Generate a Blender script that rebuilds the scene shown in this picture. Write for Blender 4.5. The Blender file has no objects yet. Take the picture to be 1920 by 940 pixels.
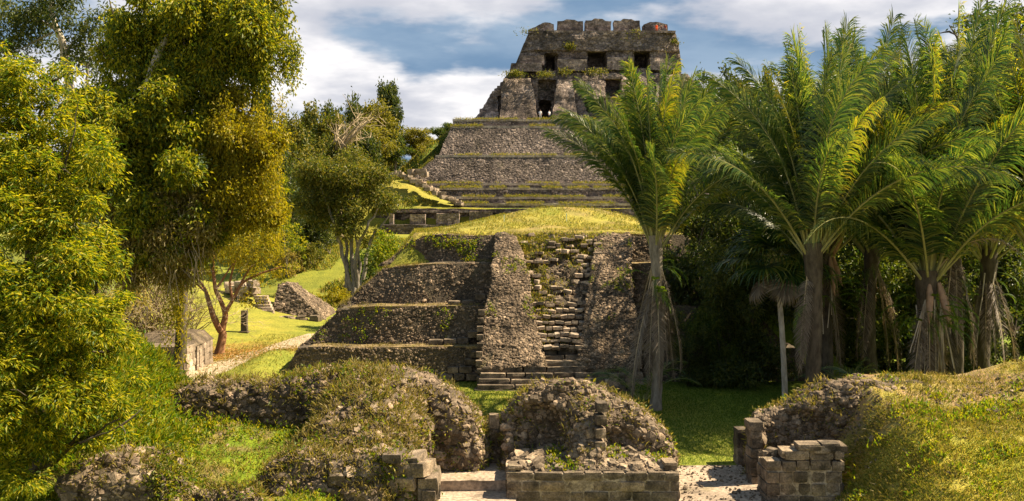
import bpy, math, random
import numpy as np
from mathutils import Vector, Matrix

random.seed(7)
RNG = np.random.default_rng(7)
SC = bpy.context.scene
COL = SC.collection
R = math.radians

# ------------------------------------------------------------------ camera, light, sky
CAMZ = 8.0
F = 1800.0                       # focal length in pixels of the 1920 px wide photograph
cam_d = bpy.data.cameras.new('camera')
cam_d.sensor_width = 36
cam_d.lens = 36 * F / 1920
cam_d.shift_y = -70 / 1920
cam_d.clip_start = 0.5
cam_d.clip_end = 6000
cam = bpy.data.objects.new('camera', cam_d)
cam.location = (0, 0, CAMZ)
cam.rotation_euler = (R(90), 0, 0)
COL.objects.link(cam)
SC.camera = cam

SUN_EL, SUN_AZ = 50.0, 9.0      # elevation; azimuth measured from +X towards +Y
sd = Vector((math.cos(R(SUN_EL)) * math.cos(R(SUN_AZ)), math.cos(R(SUN_EL)) * math.sin(R(SUN_AZ)), math.sin(R(SUN_EL))))
sun_d = bpy.data.lights.new('sun', 'SUN')
sun_d.energy = 5.0
sun_d.angle = R(0.5)
sun_d.color = (1.0, 0.84, 0.60)
sun = bpy.data.objects.new('sun', sun_d)
sun.rotation_euler = sd.to_track_quat('Z', 'Y').to_euler()
sun.location = (60, 0, 60)
COL.objects.link(sun)

world = bpy.data.worlds.new('World')
SC.world = world
world.use_nodes = True
wn, wl = world.node_tree.nodes, world.node_tree.links
wn.clear()


def wnode(t, **kw):
    n = wn.new(t)
    for k, v in kw.items():
        setattr(n, k, v)
    return n


def wmath(op, a, b=None, clamp=False):
    n = wnode('ShaderNodeMath', operation=op, use_clamp=clamp)
    for i, v in enumerate((a, b)):
        if v is None:
            continue
        if isinstance(v, (int, float)):
            n.inputs[i].default_value = v
        else:
            wl.new(v, n.inputs[i])
    return n.outputs[0]


def build_world():
    out = wnode('ShaderNodeOutputWorld')
    bg = wnode('ShaderNodeBackground')
    bg.inputs['Strength'].default_value = 0.06
    sky = wnode('ShaderNodeTexSky', sky_type='NISHITA', sun_disc=False)
    sky.sun_elevation = R(SUN_EL)
    sky.sun_rotation = R(90 - SUN_AZ)
    sky.air_density = 1.3
    sky.dust_density = 1.2
    sky.ozone_density = 1.5
    tc = wnode('ShaderNodeTexCoord')
    sep = wnode('ShaderNodeSeparateXYZ')
    wl.new(tc.outputs['Generated'], sep.inputs[0])
    den = wmath('ADD', wmath('MAXIMUM', sep.outputs[2], 0.0), 0.16)
    com = wnode('ShaderNodeCombineXYZ')
    wl.new(wmath('DIVIDE', sep.outputs[0], den), com.inputs[0])
    wl.new(wmath('DIVIDE', sep.outputs[1], den), com.inputs[1])
    com.inputs[2].default_value = 0.7

    def noise(scale, detail, rough, off):
        mp = wnode('ShaderNodeMapping')
        mp.inputs['Location'].default_value = off
        wl.new(com.outputs[0], mp.inputs['Vector'])
        n = wnode('ShaderNodeTexNoise')
        n.inputs['Scale'].default_value = scale
        n.inputs['Detail'].default_value = detail
        n.inputs['Roughness'].default_value = rough
        wl.new(mp.outputs[0], n.inputs['Vector'])
        return n.outputs['Fac']

    def ramp(fac, a, b):
        m = wnode('ShaderNodeMapRange', interpolation_type='SMOOTHSTEP')
        m.inputs['From Min'].default_value = a
        m.inputs['From Max'].default_value = b
        wl.new(fac, m.inputs['Value'])
        return m.outputs['Result']

    def mix(fac, a, b):
        m = wnode('ShaderNodeMix', data_type='RGBA')
        wl.new(fac, m.inputs['Factor'])
        for s, v in (('A', a), ('B', b)):
            sock = [i for i in m.inputs if i.name == s and i.type == 'RGBA'][0]
            if isinstance(v, tuple):
                sock.default_value = v
            else:
                wl.new(v, sock)
        return [o for o in m.outputs if o.type == 'RGBA'][0]

    # blue grey upper air, grey undersides of cloud, then the sunlit white heaps
    hz = ramp(sep.outputs[2], -0.02, 0.30)
    base = mix(hz, (4.0, 4.7, 5.4, 1), (1.7, 3.1, 4.7, 1))
    k = wnode('ShaderNodeMix', data_type='RGBA')
    k.inputs['Factor'].default_value = 0.62
    ca = [i for i in k.inputs if i.type == 'RGBA']
    wl.new(sky.outputs[0], ca[0])
    wl.new(base, ca[1])
    skyc = [o for o in k.outputs if o.type == 'RGBA'][0]
    grey = ramp(noise(0.6, 4.0, 0.5, (3.1, 1.2, 2)), 0.28, 0.46)
    gt = mix(ramp(noise(1.6, 5.0, 0.55, (5.0, 4.0, 1.0)), 0.35, 0.65), (0.95, 1.6, 2.5, 1), (1.8, 2.45, 3.25, 1))
    c1 = mix(grey, skyc, gt)
    bank = wmath('MULTIPLY', wmath('SUBTRACT', 1.0, ramp(sep.outputs[2], 0.12, 0.18)), 0.16)
    heap = ramp(wmath('ADD', noise(1.0, 7.0, 0.52, (2.2, 1.1, 0.4)), bank), 0.505, 0.59)
    tone = ramp(noise(1.9, 6.0, 0.55, (9.3, 2.3, 5.0)), 0.35, 0.68)
    cl = mix(tone, (3.2, 3.3, 3.7, 1), (6.1, 5.9, 5.8, 1))
    c2 = mix(heap, c1, cl)
    wl.new(c2, bg.inputs['Color'])
    wl.new(bg.outputs[0], out.inputs[0])


build_world()
SC.view_settings.view_transform = 'Standard'
SC.view_settings.look = 'None'
SC.view_settings.exposure = 1.7
SC.view_settings.gamma = 1.0
SC.cycles.max_bounces = 6
SC.cycles.diffuse_bounces = 3
SC.cycles.glossy_bounces = 2
SC.cycles.transmission_bounces = 4
SC.cycles.transparent_max_bounces = 4
SC.cycles.caustics_reflective = False
SC.cycles.caustics_refractive = False
SC.cycles.use_denoising = True


# ------------------------------------------------------------------ helpers
def P(px, py, d):
    """a point of the place from where it shows in the photograph and its distance"""
    return np.array(((px - 960) / F * d, d, CAMZ - (py - 400) / F * d))


def PX(px, d):
    return (px - 960) / F * d


def PZ(py, d):
    return CAMZ - (py - 400) / F * d


def sstep(a, b, x):
    t = np.clip((x - a) / (b - a), 0, 1)
    return t * t * (3 - 2 * t)


def _hash(ix, iy, iz, seed):
    h = (ix.astype(np.int64) * 374761393 + iy.astype(np.int64) * 668265263 + iz.astype(np.int64) * 2147483647 + seed * 974711) & 0xFFFFFFFF
    h = ((h ^ (h >> 13)) * 1274126177) & 0xFFFFFFFF
    h = ((h ^ (h >> 16)) * 2246822519) & 0xFFFFFFFF
    h = h ^ (h >> 15)
    return (h & 0xFFFFFF) / float(0xFFFFFF)


def vnoise(p, seed=0):
    p = np.asarray(p, float)
    i = np.floor(p)
    f = p - i
    f = f * f * (3 - 2 * f)
    i = i.astype(np.int64)
    x, y, z = i[:, 0], i[:, 1], i[:, 2]
    fx, fy, fz = f[:, 0], f[:, 1], f[:, 2]
    r = 0
    for dx in (0, 1):
        wx = fx if dx else 1 - fx
        for dy in (0, 1):
            wy = fy if dy else 1 - fy
            for dz in (0, 1):
                wz = fz if dz else 1 - fz
                r = r + wx * wy * wz * _hash(x + dx, y + dy, z + dz, seed)
    return r


def fbm(p, octaves=4, gain=0.5, seed=0):
    """about -1..1"""
    p = np.asarray(p, float)
    a, s, tot = 1.0, 0.0, 0.0
    for o in range(octaves):
        s = s + a * (vnoise(p, seed + o * 17) * 2 - 1)
        tot += a
        a *= gain
        p = p * 2.03 + 11.7
    return s / tot


def fbmv(p, octaves=3, seed=0):
    return np.stack([fbm(p, octaves, 0.5, seed + k * 101) for k in range(3)], 1)


def mk_mesh(name, V, faces, mats=(), midx=None, smooth=False, color=None):
    """faces: an (n, k) index array or a list of such"""
    if not isinstance(faces, (list, tuple)):
        faces = [faces]
    faces = [np.asarray(f, np.int32) for f in faces if len(f)]
    me = bpy.data.meshes.new(name)
    V = np.asarray(V, np.float32)
    me.vertices.add(len(V))
    me.vertices.foreach_set('co', V.ravel())
    nl = sum(f.size for f in faces)
    npoly = sum(len(f) for f in faces)
    me.loops.add(nl)
    me.polygons.add(npoly)
    me.loops.foreach_set('vertex_index', np.concatenate([f.ravel() for f in faces]))
    tot = np.concatenate([np.full(len(f), f.shape[1], np.int32) for f in faces])
    start = np.concatenate([[0], np.cumsum(tot)[:-1]]).astype(np.int32)
    me.polygons.foreach_set('loop_start', start)
    me.polygons.foreach_set('loop_total', tot)
    for m in mats:
        me.materials.append(m)
    if midx is not None:
        me.polygons.foreach_set('material_index', np.asarray(midx, np.int32))
    me.polygons.foreach_set('use_smooth', np.full(npoly, bool(smooth)))
    me.update(calc_edges=True)
    if color is not None:
        at = me.color_attributes.new('tint', 'FLOAT_COLOR', 'POINT')
        c = np.ones((len(V), 4), np.float32)
        c[:, :3] = color
        at.data.foreach_set('color', c.ravel())
    return me


class Geo:
    """collects pieces of one mesh"""

    def __init__(self):
        self.v, self.f, self.m, self.n = [], [], [], 0

    def add(self, V, Fc, mi=0):
        V = np.asarray(V, float)
        Fc = np.asarray(Fc, np.int64)
        if not len(V):
            return self
        self.v.append(V)
        self.f.append(Fc + self.n)
        self.m.append(np.full(len(Fc), mi))
        self.n += len(V)
        return self

    def verts(self):
        return np.concatenate(self.v)

    def mesh(self, name, mats, smooth=False, off=None, color=None):
        V = self.verts()
        if off is not None:
            V = V - np.asarray(off)
        ks = sorted({f.shape[1] for f in self.f})
        fs, ms = [], []
        for k in ks:
            fs.append(np.concatenate([f for f in self.f if f.shape[1] == k]))
            ms.append(np.concatenate([m for f, m in zip(self.f, self.m) if f.shape[1] == k]))
        return mk_mesh(name, V, fs, mats, np.concatenate(ms), smooth, color)


def link(name, data, parent=None, kind=None, label=None, cat=None, group=None):
    o = bpy.data.objects.new(name, data)
    COL.objects.link(o)
    if parent is not None:
        o.parent = parent
    for k, v in (('kind', kind), ('label', label), ('category', cat), ('group', group)):
        if v:
            o[k] = v
    return o


def thing(name, label, cat, loc=(0, 0, 0), group=None, rz=0.0):
    o = link(name, None, None, 'thing', label, cat, group)
    o.empty_display_size = 0.3
    o.location = tuple(float(a) for a in loc)
    o.rotation_euler = (0, 0, rz)
    return o


def copy_thing(root, loc, rz, scale, label):
    """a copy of a thing with copies of its parts and sub-parts; mesh data shared"""
    def cp(o, par):
        c = o.copy()
        COL.objects.link(c)
        c.parent = par
        for ch in o.children:
            cp(ch, c)
        return c
    r = cp(root, None)
    r.location = tuple(float(a) for a in loc)
    r.rotation_euler = (0, 0, rz)
    r.scale = scale
    r['label'] = label
    return r


def grid(nu, nv):
    """quads of an nu x nv vertex grid (v fastest)"""
    a = np.arange(nu * nv).reshape(nu, nv)
    return np.stack([a[:-1, :-1].ravel(), a[1:, :-1].ravel(), a[1:, 1:].ravel(), a[:-1, 1:].ravel()], 1)


def face_grid(p00, p10, p11, p01, res):
    p00, p10, p11, p01 = map(lambda q: np.asarray(q, float), (p00, p10, p11, p01))
    nu = max(2, int(round(max(np.linalg.norm(p10 - p00), np.linalg.norm(p11 - p01)) / res)) + 1)
    nv = max(2, int(round(max(np.linalg.norm(p01 - p00), np.linalg.norm(p11 - p10)) / res)) + 1)
    u, v = np.meshgrid(np.linspace(0, 1, nu), np.linspace(0, 1, nv), indexing='ij')
    u, v = u.ravel()[:, None], v.ravel()[:, None]
    V = p00 * (1 - u) * (1 - v) + p10 * u * (1 - v) + p11 * u * v + p01 * (1 - u) * v
    return V, grid(nu, nv)


def worn_block(geo, x0, x1, y0, y1, z0, z1, top=None, res=0.4, amp=0.1, freq=0.8, mi=0, seed=0, back=True):
    """a weathered solid: box (optionally with another rectangle on top), gridded and worn by noise"""
    tx0, tx1, ty0, ty1 = top if top else (x0, x1, y0, y1)
    b = [(x0, y0, z0), (x1, y0, z0), (x1, y1, z0), (x0, y1, z0)]
    t = [(tx0, ty0, z1), (tx1, ty0, z1), (tx1, ty1, z1), (tx0, ty1, z1)]
    quads = [(b[0], b[1], t[1], t[0]), (b[1], b[2], t[2], t[1]), (b[3], b[0], t[0], t[3]), (t[0], t[1], t[2], t[3])]
    if back:
        quads.append((b[2], b[3], t[3], t[2]))
    for q in quads:
        V, Fc = face_grid(*q, res)
        V = V + fbmv(V * freq, 4, seed) * amp
        geo.add(V, Fc, mi)
    return geo


def tube(geo, pts, radii, sides=7, mi=0, wob=0.0):
    pts = np.asarray(pts, float)
    n = len(pts)
    radii = np.broadcast_to(np.asarray(radii, float), (n,))
    d = np.gradient(pts, axis=0)
    d /= np.linalg.norm(d, axis=1)[:, None] + 1e-9
    ref = np.array((0.0, 0.0, 1.0)) if abs(d[0, 2]) < 0.9 else np.array((1.0, 0.0, 0.0))
    a = np.cross(d, ref)
    a /= np.linalg.norm(a, axis=1)[:, None] + 1e-9
    b = np.cross(d, a)
    th = np.linspace(0, 2 * np.pi, sides, endpoint=False)
    V = pts[:, None] + (a[:, None] * np.cos(th)[None, :, None] + b[:, None] * np.sin(th)[None, :, None]) * radii[:, None, None]
    V = V.reshape(-1, 3)
    if wob:
        V = V + fbmv(V * 3.0, 2, 5) * wob
    i = np.arange(n - 1)[:, None] * sides
    k = np.arange(sides)[None]
    k2 = (k + 1) % sides
    Fc = np.stack([(i + k).ravel(), (i + k2).ravel(), (i + sides + k2).ravel(), (i + sides + k).ravel()], 1)
    geo.add(V, Fc, mi)
    return geo


def bend(p0, p1, n=8, sag=0.0, wig=0.1, rng=None):
    """a wandering line between two points"""
    rng = rng or RNG
    p0, p1 = np.asarray(p0, float), np.asarray(p1, float)
    t = np.linspace(0, 1, n)[:, None]
    L = np.linalg.norm(p1 - p0)
    w = np.cumsum(rng.normal(0, 1, (n, 3)), 0)
    w = w - w[0] - (w[-1] - w[0]) * t
    q = p0 * (1 - t) + p1 * t + w * wig * L / n
    q[:, 2] += sag * L * (4 * t * (1 - t))[:, 0]
    return q


# unit stones
_g = (1 + 5 ** 0.5) / 2
ICO_V = np.array([(-1, _g, 0), (1, _g, 0), (-1, -_g, 0), (1, -_g, 0), (0, -1, _g), (0, 1, _g), (0, -1, -_g), (0, 1, -_g), (_g, 0, -1), (_g, 0, 1), (-_g, 0, -1), (-_g, 0, 1)]) / np.sqrt(1 + _g * _g)
ICO_F = np.array([(0, 11, 5), (0, 5, 1), (0, 1, 7), (0, 7, 10), (0, 10, 11), (1, 5, 9), (5, 11, 4), (11, 10, 2), (10, 7, 6), (7, 1, 8), (3, 9, 4), (3, 4, 2), (3, 2, 6), (3, 6, 8), (3, 8, 9), (4, 9, 5), (2, 4, 11), (6, 2, 10), (8, 6, 7), (9, 8, 1)])
BOX_V = np.array([(-1, -1, -1), (1, -1, -1), (1, 1, -1), (-1, 1, -1), (-1, -1, 1), (1, -1, 1), (1, 1, 1), (-1, 1, 1)]) * 0.75
BOX_F = np.array([(0, 3, 2, 1), (4, 5, 6, 7), (0, 1, 5, 4), (1, 2, 6, 5), (2, 3, 7, 6), (3, 0, 4, 7)])


def frames(N, rng, spin=True, up=None):
    N = N / (np.linalg.norm(N, axis=1)[:, None] + 1e-9)
    r = rng.normal(0, 1, N.shape) if spin else np.broadcast_to(np.asarray(up or (0.03, 0.02, 1.0)), N.shape) + rng.normal(0, 0.08, N.shape)
    T = r - N * (r * N).sum(1)[:, None]
    T /= np.linalg.norm(T, axis=1)[:, None] + 1e-9
    B = np.cross(N, T)
    return B, T, N


def stones(geo, pos, nrm, size, rng, flat=0.6, jit=0.2, spin=True, wide=1.0, kind='ico', mi=0):
    """many small stones set on a surface: pos, nrm (n,3), size (n,)"""
    n = len(pos)
    if not n:
        return geo
    tv, tf = (ICO_V, ICO_F) if kind == 'ico' else (BOX_V, BOX_F)
    B, T, N = frames(np.asarray(nrm, float), rng, spin)
    s = np.asarray(size)[:, None] * rng.uniform(0.75, 1.25, (n, 3)) * np.array((wide, 1.0, flat))
    loc = tv[None] * (1 + rng.uniform(-jit, jit, (n, len(tv), 1))) * s[:, None, :]
    V = np.asarray(pos)[:, None] + loc[:, :, 0:1] * B[:, None] + loc[:, :, 1:2] * T[:, None] + loc[:, :, 2:3] * N[:, None]
    Fc = (tf[None] + (np.arange(n) * len(tv))[:, None, None]).reshape(-1, tf.shape[1])
    geo.add(V.reshape(-1, 3), Fc, mi)
    return geo


def sample_surface(V, Fq, n, rng, keep=None):
    """n random points with normals on a quad mesh"""
    a, b, c, d = (V[Fq[:, k]] for k in range(4))
    nr = np.cross(c - a, d - b)
    ar = np.linalg.norm(nr, axis=1)
    w = ar.copy()
    if keep is not None:
        w = w * keep((a + b + c + d) / 4, nr / (ar[:, None] + 1e-9))
    if w.sum() <= 0:
        return np.zeros((0, 3)), np.zeros((0, 3))
    i = rng.choice(len(Fq), n, p=w / w.sum())
    u, v = rng.random((n, 1)), rng.random((n, 1))
    p = a[i] * (1 - u) * (1 - v) + b[i] * u * (1 - v) + c[i] * u * v + d[i] * (1 - u) * v
    return p, nr[i] / (ar[i][:, None] + 1e-9)


def leaves(geo, pos, dirs, length, width, rng, mi=0, up=0.6, fold=0.25):
    """one small folded two-triangle blade per row"""
    n = len(pos)
    if not n:
        return geo
    d = dirs / (np.linalg.norm(dirs, axis=1)[:, None] + 1e-9)
    r = rng.normal(0, 1, (n, 3))
    r[:, 2] += up * 2
    nn = r - d * (r * d).sum(1)[:, None]
    nn /= np.linalg.norm(nn, axis=1)[:, None] + 1e-9
    s = np.cross(d, nn)
    L = (length * rng.uniform(0.7, 1.3, n))[:, None]
    W = (width * rng.uniform(0.7, 1.3, n))[:, None]
    mid = pos + d * L * 0.45
    v = np.stack([pos, mid + s * W * 0.5 + nn * W * fold, pos + d * L - nn * L * 0.12, mid - s * W * 0.5 + nn * W * fold], 1).reshape(-1, 3)
    b = np.arange(n)[:, None] * 4
    f = np.concatenate([b + np.array([[0, 1, 2]]), b + np.array([[0, 2, 3]])])
    geo.add(v, f, mi)
    return geo


def blob_points(blobs, n, rng, inner=0.55, seed=0):
    """points and outward directions through the shells of a union of ellipsoids (cx,cy,cz,rx,ry,rz)"""
    B = np.array(blobs, float)
    area = (B[:, 3] * B[:, 4] + B[:, 3] * B[:, 5] + B[:, 4] * B[:, 5])
    i = rng.choice(len(B), n * 2, p=area / area.sum())
    d = rng.normal(0, 1, (n * 2, 3))
    d /= np.linalg.norm(d, axis=1)[:, None]
    r = inner + (1 - inner) * rng.random((n * 2, 1)) ** 0.6
    c, rad = B[i, :3], B[i, 3:]
    p = c + d * rad * r
    bump = fbm(p * 0.9 / max(0.4, rad.mean() * 0.35), 3, 0.5, seed)[:, None]
    p = c + d * rad * r * (1 + 0.40 * bump)
    ok = np.ones(len(p), bool)
    for k, b in enumerate(B):
        q = ((p - b[:3]) / b[3:]) ** 2
        ok &= ~((q.sum(1) < 0.45) & (i != k))
    ok &= vnoise(p * (1.6 / max(0.5, rad.mean() * 0.3)), seed + 5) > 0.36
    p, d = p[ok], d[ok]
    return p[:n], d[:n]


def cluster(blobs, n, rng, lo=0.30, hi=0.48, flat=0.75):
    """smaller leaf masses set over the outside of big ones"""
    B = np.array(blobs, float)
    ar = B[:, 3] * B[:, 5]
    i = rng.choice(len(B), n, p=ar / ar.sum())
    d = rng.normal(0, 1, (n, 3))
    d /= np.linalg.norm(d, axis=1)[:, None]
    c = B[i, :3] + d * B[i, 3:] * rng.uniform(0.45, 1.0, (n, 1))
    r = B[i, 3:].mean(1) * rng.uniform(lo, hi, n)
    return np.concatenate([c, np.stack([r, r, r * flat], 1)], 1)


def clumped(geo, blobs, n_clump, per, spread, length, width, rng, droop=0.5, out=0.6, mi=0, seed=0, inner=0.55, up=0.6, sub=7):
    if sub:
        blobs = cluster(blobs, len(blobs) * sub, rng)
        inner = max(inner, 0.5)
    c, d = blob_points(blobs, n_clump, rng, inner, seed)
    n = len(c)
    p = np.repeat(c, per, 0) + rng.normal(0, 1, (n * per, 3)) * spread
    dd = np.repeat(d, per, 0) * out + rng.normal(0, 0.6, (n * per, 3))
    dd[:, 2] -= droop
    return leaves(geo, p, dd, length, width, rng, mi, up)


# ------------------------------------------------------------------ materials
def new_mat(name):
    m = bpy.data.materials.new(name)
    m.use_nodes = True
    nt = m.node_tree
    nt.nodes.clear()
    return m, nt, nt.nodes, nt.links


def ramp_node(ns, stops, interp='LINEAR'):
    r = ns.new('ShaderNodeValToRGB')
    r.color_ramp.interpolation = interp
    el = r.color_ramp.elements
    while len(el) < len(stops):
        el.new(0.5)
    for e, (p, c) in zip(el, stops):
        e.position = p
        e.color = (*c, 1)
    return r


def mixc(ns, ls, fac, a, b, blend='MIX'):
    m = ns.new('ShaderNodeMix')
    m.data_type = 'RGBA'
    m.blend_type = blend
    ins = [i for i in m.inputs if i.type == 'RGBA']
    for s, v in ((m.inputs[0], fac), (ins[0], a), (ins[1], b)):
        if isinstance(v, (int, float)):
            s.default_value = v
        elif isinstance(v, tuple):
            s.default_value = (*v, 1)
        else:
            ls.new(v, s)
    return [o for o in m.outputs if o.type == 'RGBA'][0]


def noise_node(ns, ls, scale, detail=4, rough=0.55, off=(0, 0, 0), stretch=(1, 1, 1)):
    g = ns.new('ShaderNodeNewGeometry')
    mp = ns.new('ShaderNodeMapping')
    mp.inputs['Location'].default_value = off
    mp.inputs['Scale'].default_value = stretch
    ls.new(g.outputs['Position'], mp.inputs['Vector'])
    n = ns.new('ShaderNodeTexNoise')
    n.inputs['Scale'].default_value = scale
    n.inputs['Detail'].default_value = detail
    n.inputs['Roughness'].default_value = rough
    ls.new(mp.outputs[0], n.inputs['Vector'])
    return n.outputs['Fac']


def mrange(ns, ls, v, a, b):
    m = ns.new('ShaderNodeMapRange')
    m.interpolation_type = 'SMOOTHSTEP'
    m.inputs['From Min'].default_value = a
    m.inputs['From Max'].default_value = b
    ls.new(v, m.inputs['Value'])
    return m.outputs[0]


def finish(ns, ls, col, rough=0.9, height=None, hstr=0.5, hdist=0.05, spec=0.2):
    out = ns.new('ShaderNodeOutputMaterial')
    b = ns.new('ShaderNodeBsdfPrincipled')
    b.inputs['Roughness'].default_value = rough
    b.inputs['Specular IOR Level'].default_value = spec
    if isinstance(col, tuple):
        b.inputs['Base Color'].default_value = (*col, 1)
    else:
        ls.new(col, b.inputs['Base Color'])
    if height is not None:
        bp = ns.new('ShaderNodeBump')
        bp.inputs['Strength'].default_value = hstr
        bp.inputs['Distance'].default_value = hdist
        ls.new(height, bp.inputs['Height'])
        ls.new(bp.outputs[0], b.inputs['Normal'])
    ls.new(b.outputs[0], out.inputs[0])


def stone_mat(name, light, mid, dark, scale=2.0, fine=14.0, moss=0.25, mosscol=(0.10, 0.10, 0.025), island=0.0, bump=0.6, bdist=0.06, cells=0.0, stain=0.5, streak=False, objvar=0.0):
    m, nt, ns, ls = new_mat(name)
    n1 = noise_node(ns, ls, scale, 6, 0.62)
    r1 = ramp_node(ns, [(0.30, dark), (0.48, mid), (0.70, light)])
    ls.new(n1, r1.inputs[0])
    col = r1.outputs[0]
    n2 = noise_node(ns, ls, fine, 5, 0.65, (5, 3, 1))
    r2 = ramp_node(ns, [(0.3, (0.45, 0.43, 0.40)), (0.52, (1, 1, 1)), (0.72, (1.55, 1.5, 1.42))])
    ls.new(n2, r2.inputs[0])
    col = mixc(ns, ls, 1.0, col, r2.outputs[0], 'MULTIPLY')
    if island:
        g = ns.new('ShaderNodeNewGeometry')
        r3 = ramp_node(ns, [(0.0, (0.42, 0.40, 0.36)), (0.55, (0.95, 0.93, 0.9)), (0.85, (1.35, 1.3, 1.22)), (1.0, (2.1, 2.0, 1.85))])
        ls.new(g.outputs['Random Per Island'], r3.inputs[0])
        col = mixc(ns, ls, island, col, r3.outputs[0], 'MULTIPLY')
    if objvar:
        oi = ns.new('ShaderNodeObjectInfo')
        r5 = ramp_node(ns, [(0.0, (0.45, 0.43, 0.40)), (0.5, (0.9, 0.88, 0.85)), (0.85, (1.25, 1.2, 1.12)), (1.0, (1.9, 1.8, 1.65))])
        ls.new(oi.outputs['Random'], r5.inputs[0])
        col = mixc(ns, ls, objvar, col, r5.outputs[0], 'MULTIPLY')
    if stain:
        st = mrange(ns, ls, noise_node(ns, ls, scale * 0.35, 5, 0.6, (1, 9, 4), (1, 1, 0.35 if streak else 1)), 0.50, 0.68)
        col = mixc(ns, ls, st, col, tuple(c * 0.55 for c in dark)) if stain >= 1 else mixc(ns, ls, mulv(ns, ls, st, stain), col, tuple(c * 0.55 for c in dark))
    if moss:
        ms = mrange(ns, ls, noise_node(ns, ls, scale * 0.8, 6, 0.7, (7, 2, 8)), 0.55, 0.72)
        g2 = ns.new('ShaderNodeNewGeometry')
        sp = ns.new('ShaderNodeSeparateXYZ')
        ls.new(g2.outputs['True Normal'], sp.inputs[0])
        upf = mrange(ns, ls, sp.outputs[2], -0.2, 0.9)
        col = mixc(ns, ls, mulv(ns, ls, mulv(ns, ls, ms, upf), moss * 2.0), col, mosscol)
    h = n2
    if cells:
        vo = ns.new('ShaderNodeTexVoronoi')
        vo.feature = 'DISTANCE_TO_EDGE'
        vo.inputs['Scale'].default_value = cells
        g3 = ns.new('ShaderNodeNewGeometry')
        mp = ns.new('ShaderNodeMapping')
        mp.inputs['Scale'].default_value = (1, 1, 1.5)
        ls.new(g3.outputs['Position'], mp.inputs['Vector'])
        ls.new(mp.outputs[0], vo.inputs['Vector'])
        e = mrange(ns, ls, vo.outputs['Distance'], 0.0, 0.12)
        ad = ns.new('ShaderNodeMath')
        ad.operation = 'ADD'
        ls.new(e, ad.inputs[0])
        ls.new(n2, ad.inputs[1])
        h = ad.outputs[0]
        vc = ns.new('ShaderNodeTexVoronoi')
        vc.inputs['Scale'].default_value = cells
        ls.new(mp.outputs[0], vc.inputs['Vector'])
        sx = ns.new('ShaderNodeSeparateXYZ')
        ls.new(vc.outputs['Color'], sx.inputs[0])
        r4 = ramp_node(ns, [(0.0, (0.55, 0.53, 0.5)), (0.6, (1, 1, 1)), (1.0, (1.7, 1.62, 1.5))])
        ls.new(sx.outputs[0], r4.inputs[0])
        col = mixc(ns, ls, 0.8, col, r4.outputs[0], 'MULTIPLY')
    finish(ns, ls, col, 0.92, h, bump, bdist, 0.15)
    return m


def mulv(ns, ls, a, k):
    n = ns.new('ShaderNodeMath')
    n.operation = 'MULTIPLY'
    n.use_clamp = True
    for s, v in ((n.inputs[0], a), (n.inputs[1], k)):
        if isinstance(v, (int, float)):
            s.default_value = v
        else:
            ls.new(v, s)
    return n.outputs[0]


def leaf_mat(name, cols, trans=0.45, tcol=None, rough=0.5, spec=0.25, patch=0.0, patchcol=None, pscale=0.5):
    """foliage: a colour per leaf, light comes through"""
    m, nt, ns, ls = new_mat(name)
    g = ns.new('ShaderNodeNewGeometry')
    k = len(cols)
    r = ramp_node(ns, [((i + 0.5) / k, c) for i, c in enumerate(cols)])
    ls.new(g.outputs['Random Per Island'], r.inputs[0])
    col = r.outputs[0]
    if patch:
        f = mrange(ns, ls, noise_node(ns, ls, pscale, 3, 0.6, (3, 8, 2)), 0.46, 0.62)
        col = mixc(ns, ls, mulv(ns, ls, f, patch), col, patchcol)
    out = ns.new('ShaderNodeOutputMaterial')
    b = ns.new('ShaderNodeBsdfPrincipled')
    b.inputs['Roughness'].default_value = rough
    b.inputs['Specular IOR Level'].default_value = spec
    ls.new(col, b.inputs['Base Color'])
    t = ns.new('ShaderNodeBsdfTranslucent')
    tc = mixc(ns, ls, 1.0, col, tcol or (1.5, 1.5, 0.6), 'MULTIPLY')
    ls.new(tc, t.inputs['Color'])
    mx = ns.new('ShaderNodeMixShader')
    mx.inputs[0].default_value = trans
    ls.new(b.outputs[0], mx.inputs[1])
    ls.new(t.outputs[0], mx.inputs[2])
    ls.new(mx.outputs[0], out.inputs[0])
    return m


def bark_mat(name, a, b, scale=5.0):
    m, nt, ns, ls = new_mat(name)
    n = noise_node(ns, ls, scale, 6, 0.65, (0, 0, 0), (1, 1, 0.35))
    r = ramp_node(ns, [(0.32, a), (0.68, b)])
    ls.new(n, r.inputs[0])
    finish(ns, ls, r.outputs[0], 0.9, n, 0.7, 0.04, 0.15)
    return m


def tint_mat(name, scale=3.0, fine=22.0, var=0.5, bump=0.6, bdist=0.06):
    """ground: the tint of each spot (plants, earth, some shade painted in), broken up by noise"""
    m, nt, ns, ls = new_mat(name)
    at = ns.new('ShaderNodeAttribute')
    at.attribute_name = 'tint'
    n1 = noise_node(ns, ls, scale, 5, 0.65)
    r1 = ramp_node(ns, [(0.3, (0.55, 0.62, 0.6)), (0.5, (1, 1, 1)), (0.7, (1.5, 1.32, 1.1))])
    ls.new(n1, r1.inputs[0])
    c = mixc(ns, ls, var, at.outputs['Color'], r1.outputs[0], 'MULTIPLY')
    n2 = noise_node(ns, ls, fine, 4, 0.7, (4, 4, 4))
    r2 = ramp_node(ns, [(0.3, (0.5, 0.55, 0.5)), (0.55, (1, 1, 1)), (0.75, (1.5, 1.4, 1.2))])
    ls.new(n2, r2.inputs[0])
    c = mixc(ns, ls, var, c, r2.outputs[0], 'MULTIPLY')
    finish(ns, ls, c, 0.95, n2, bump, bdist, 0.1)
    return m


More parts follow.
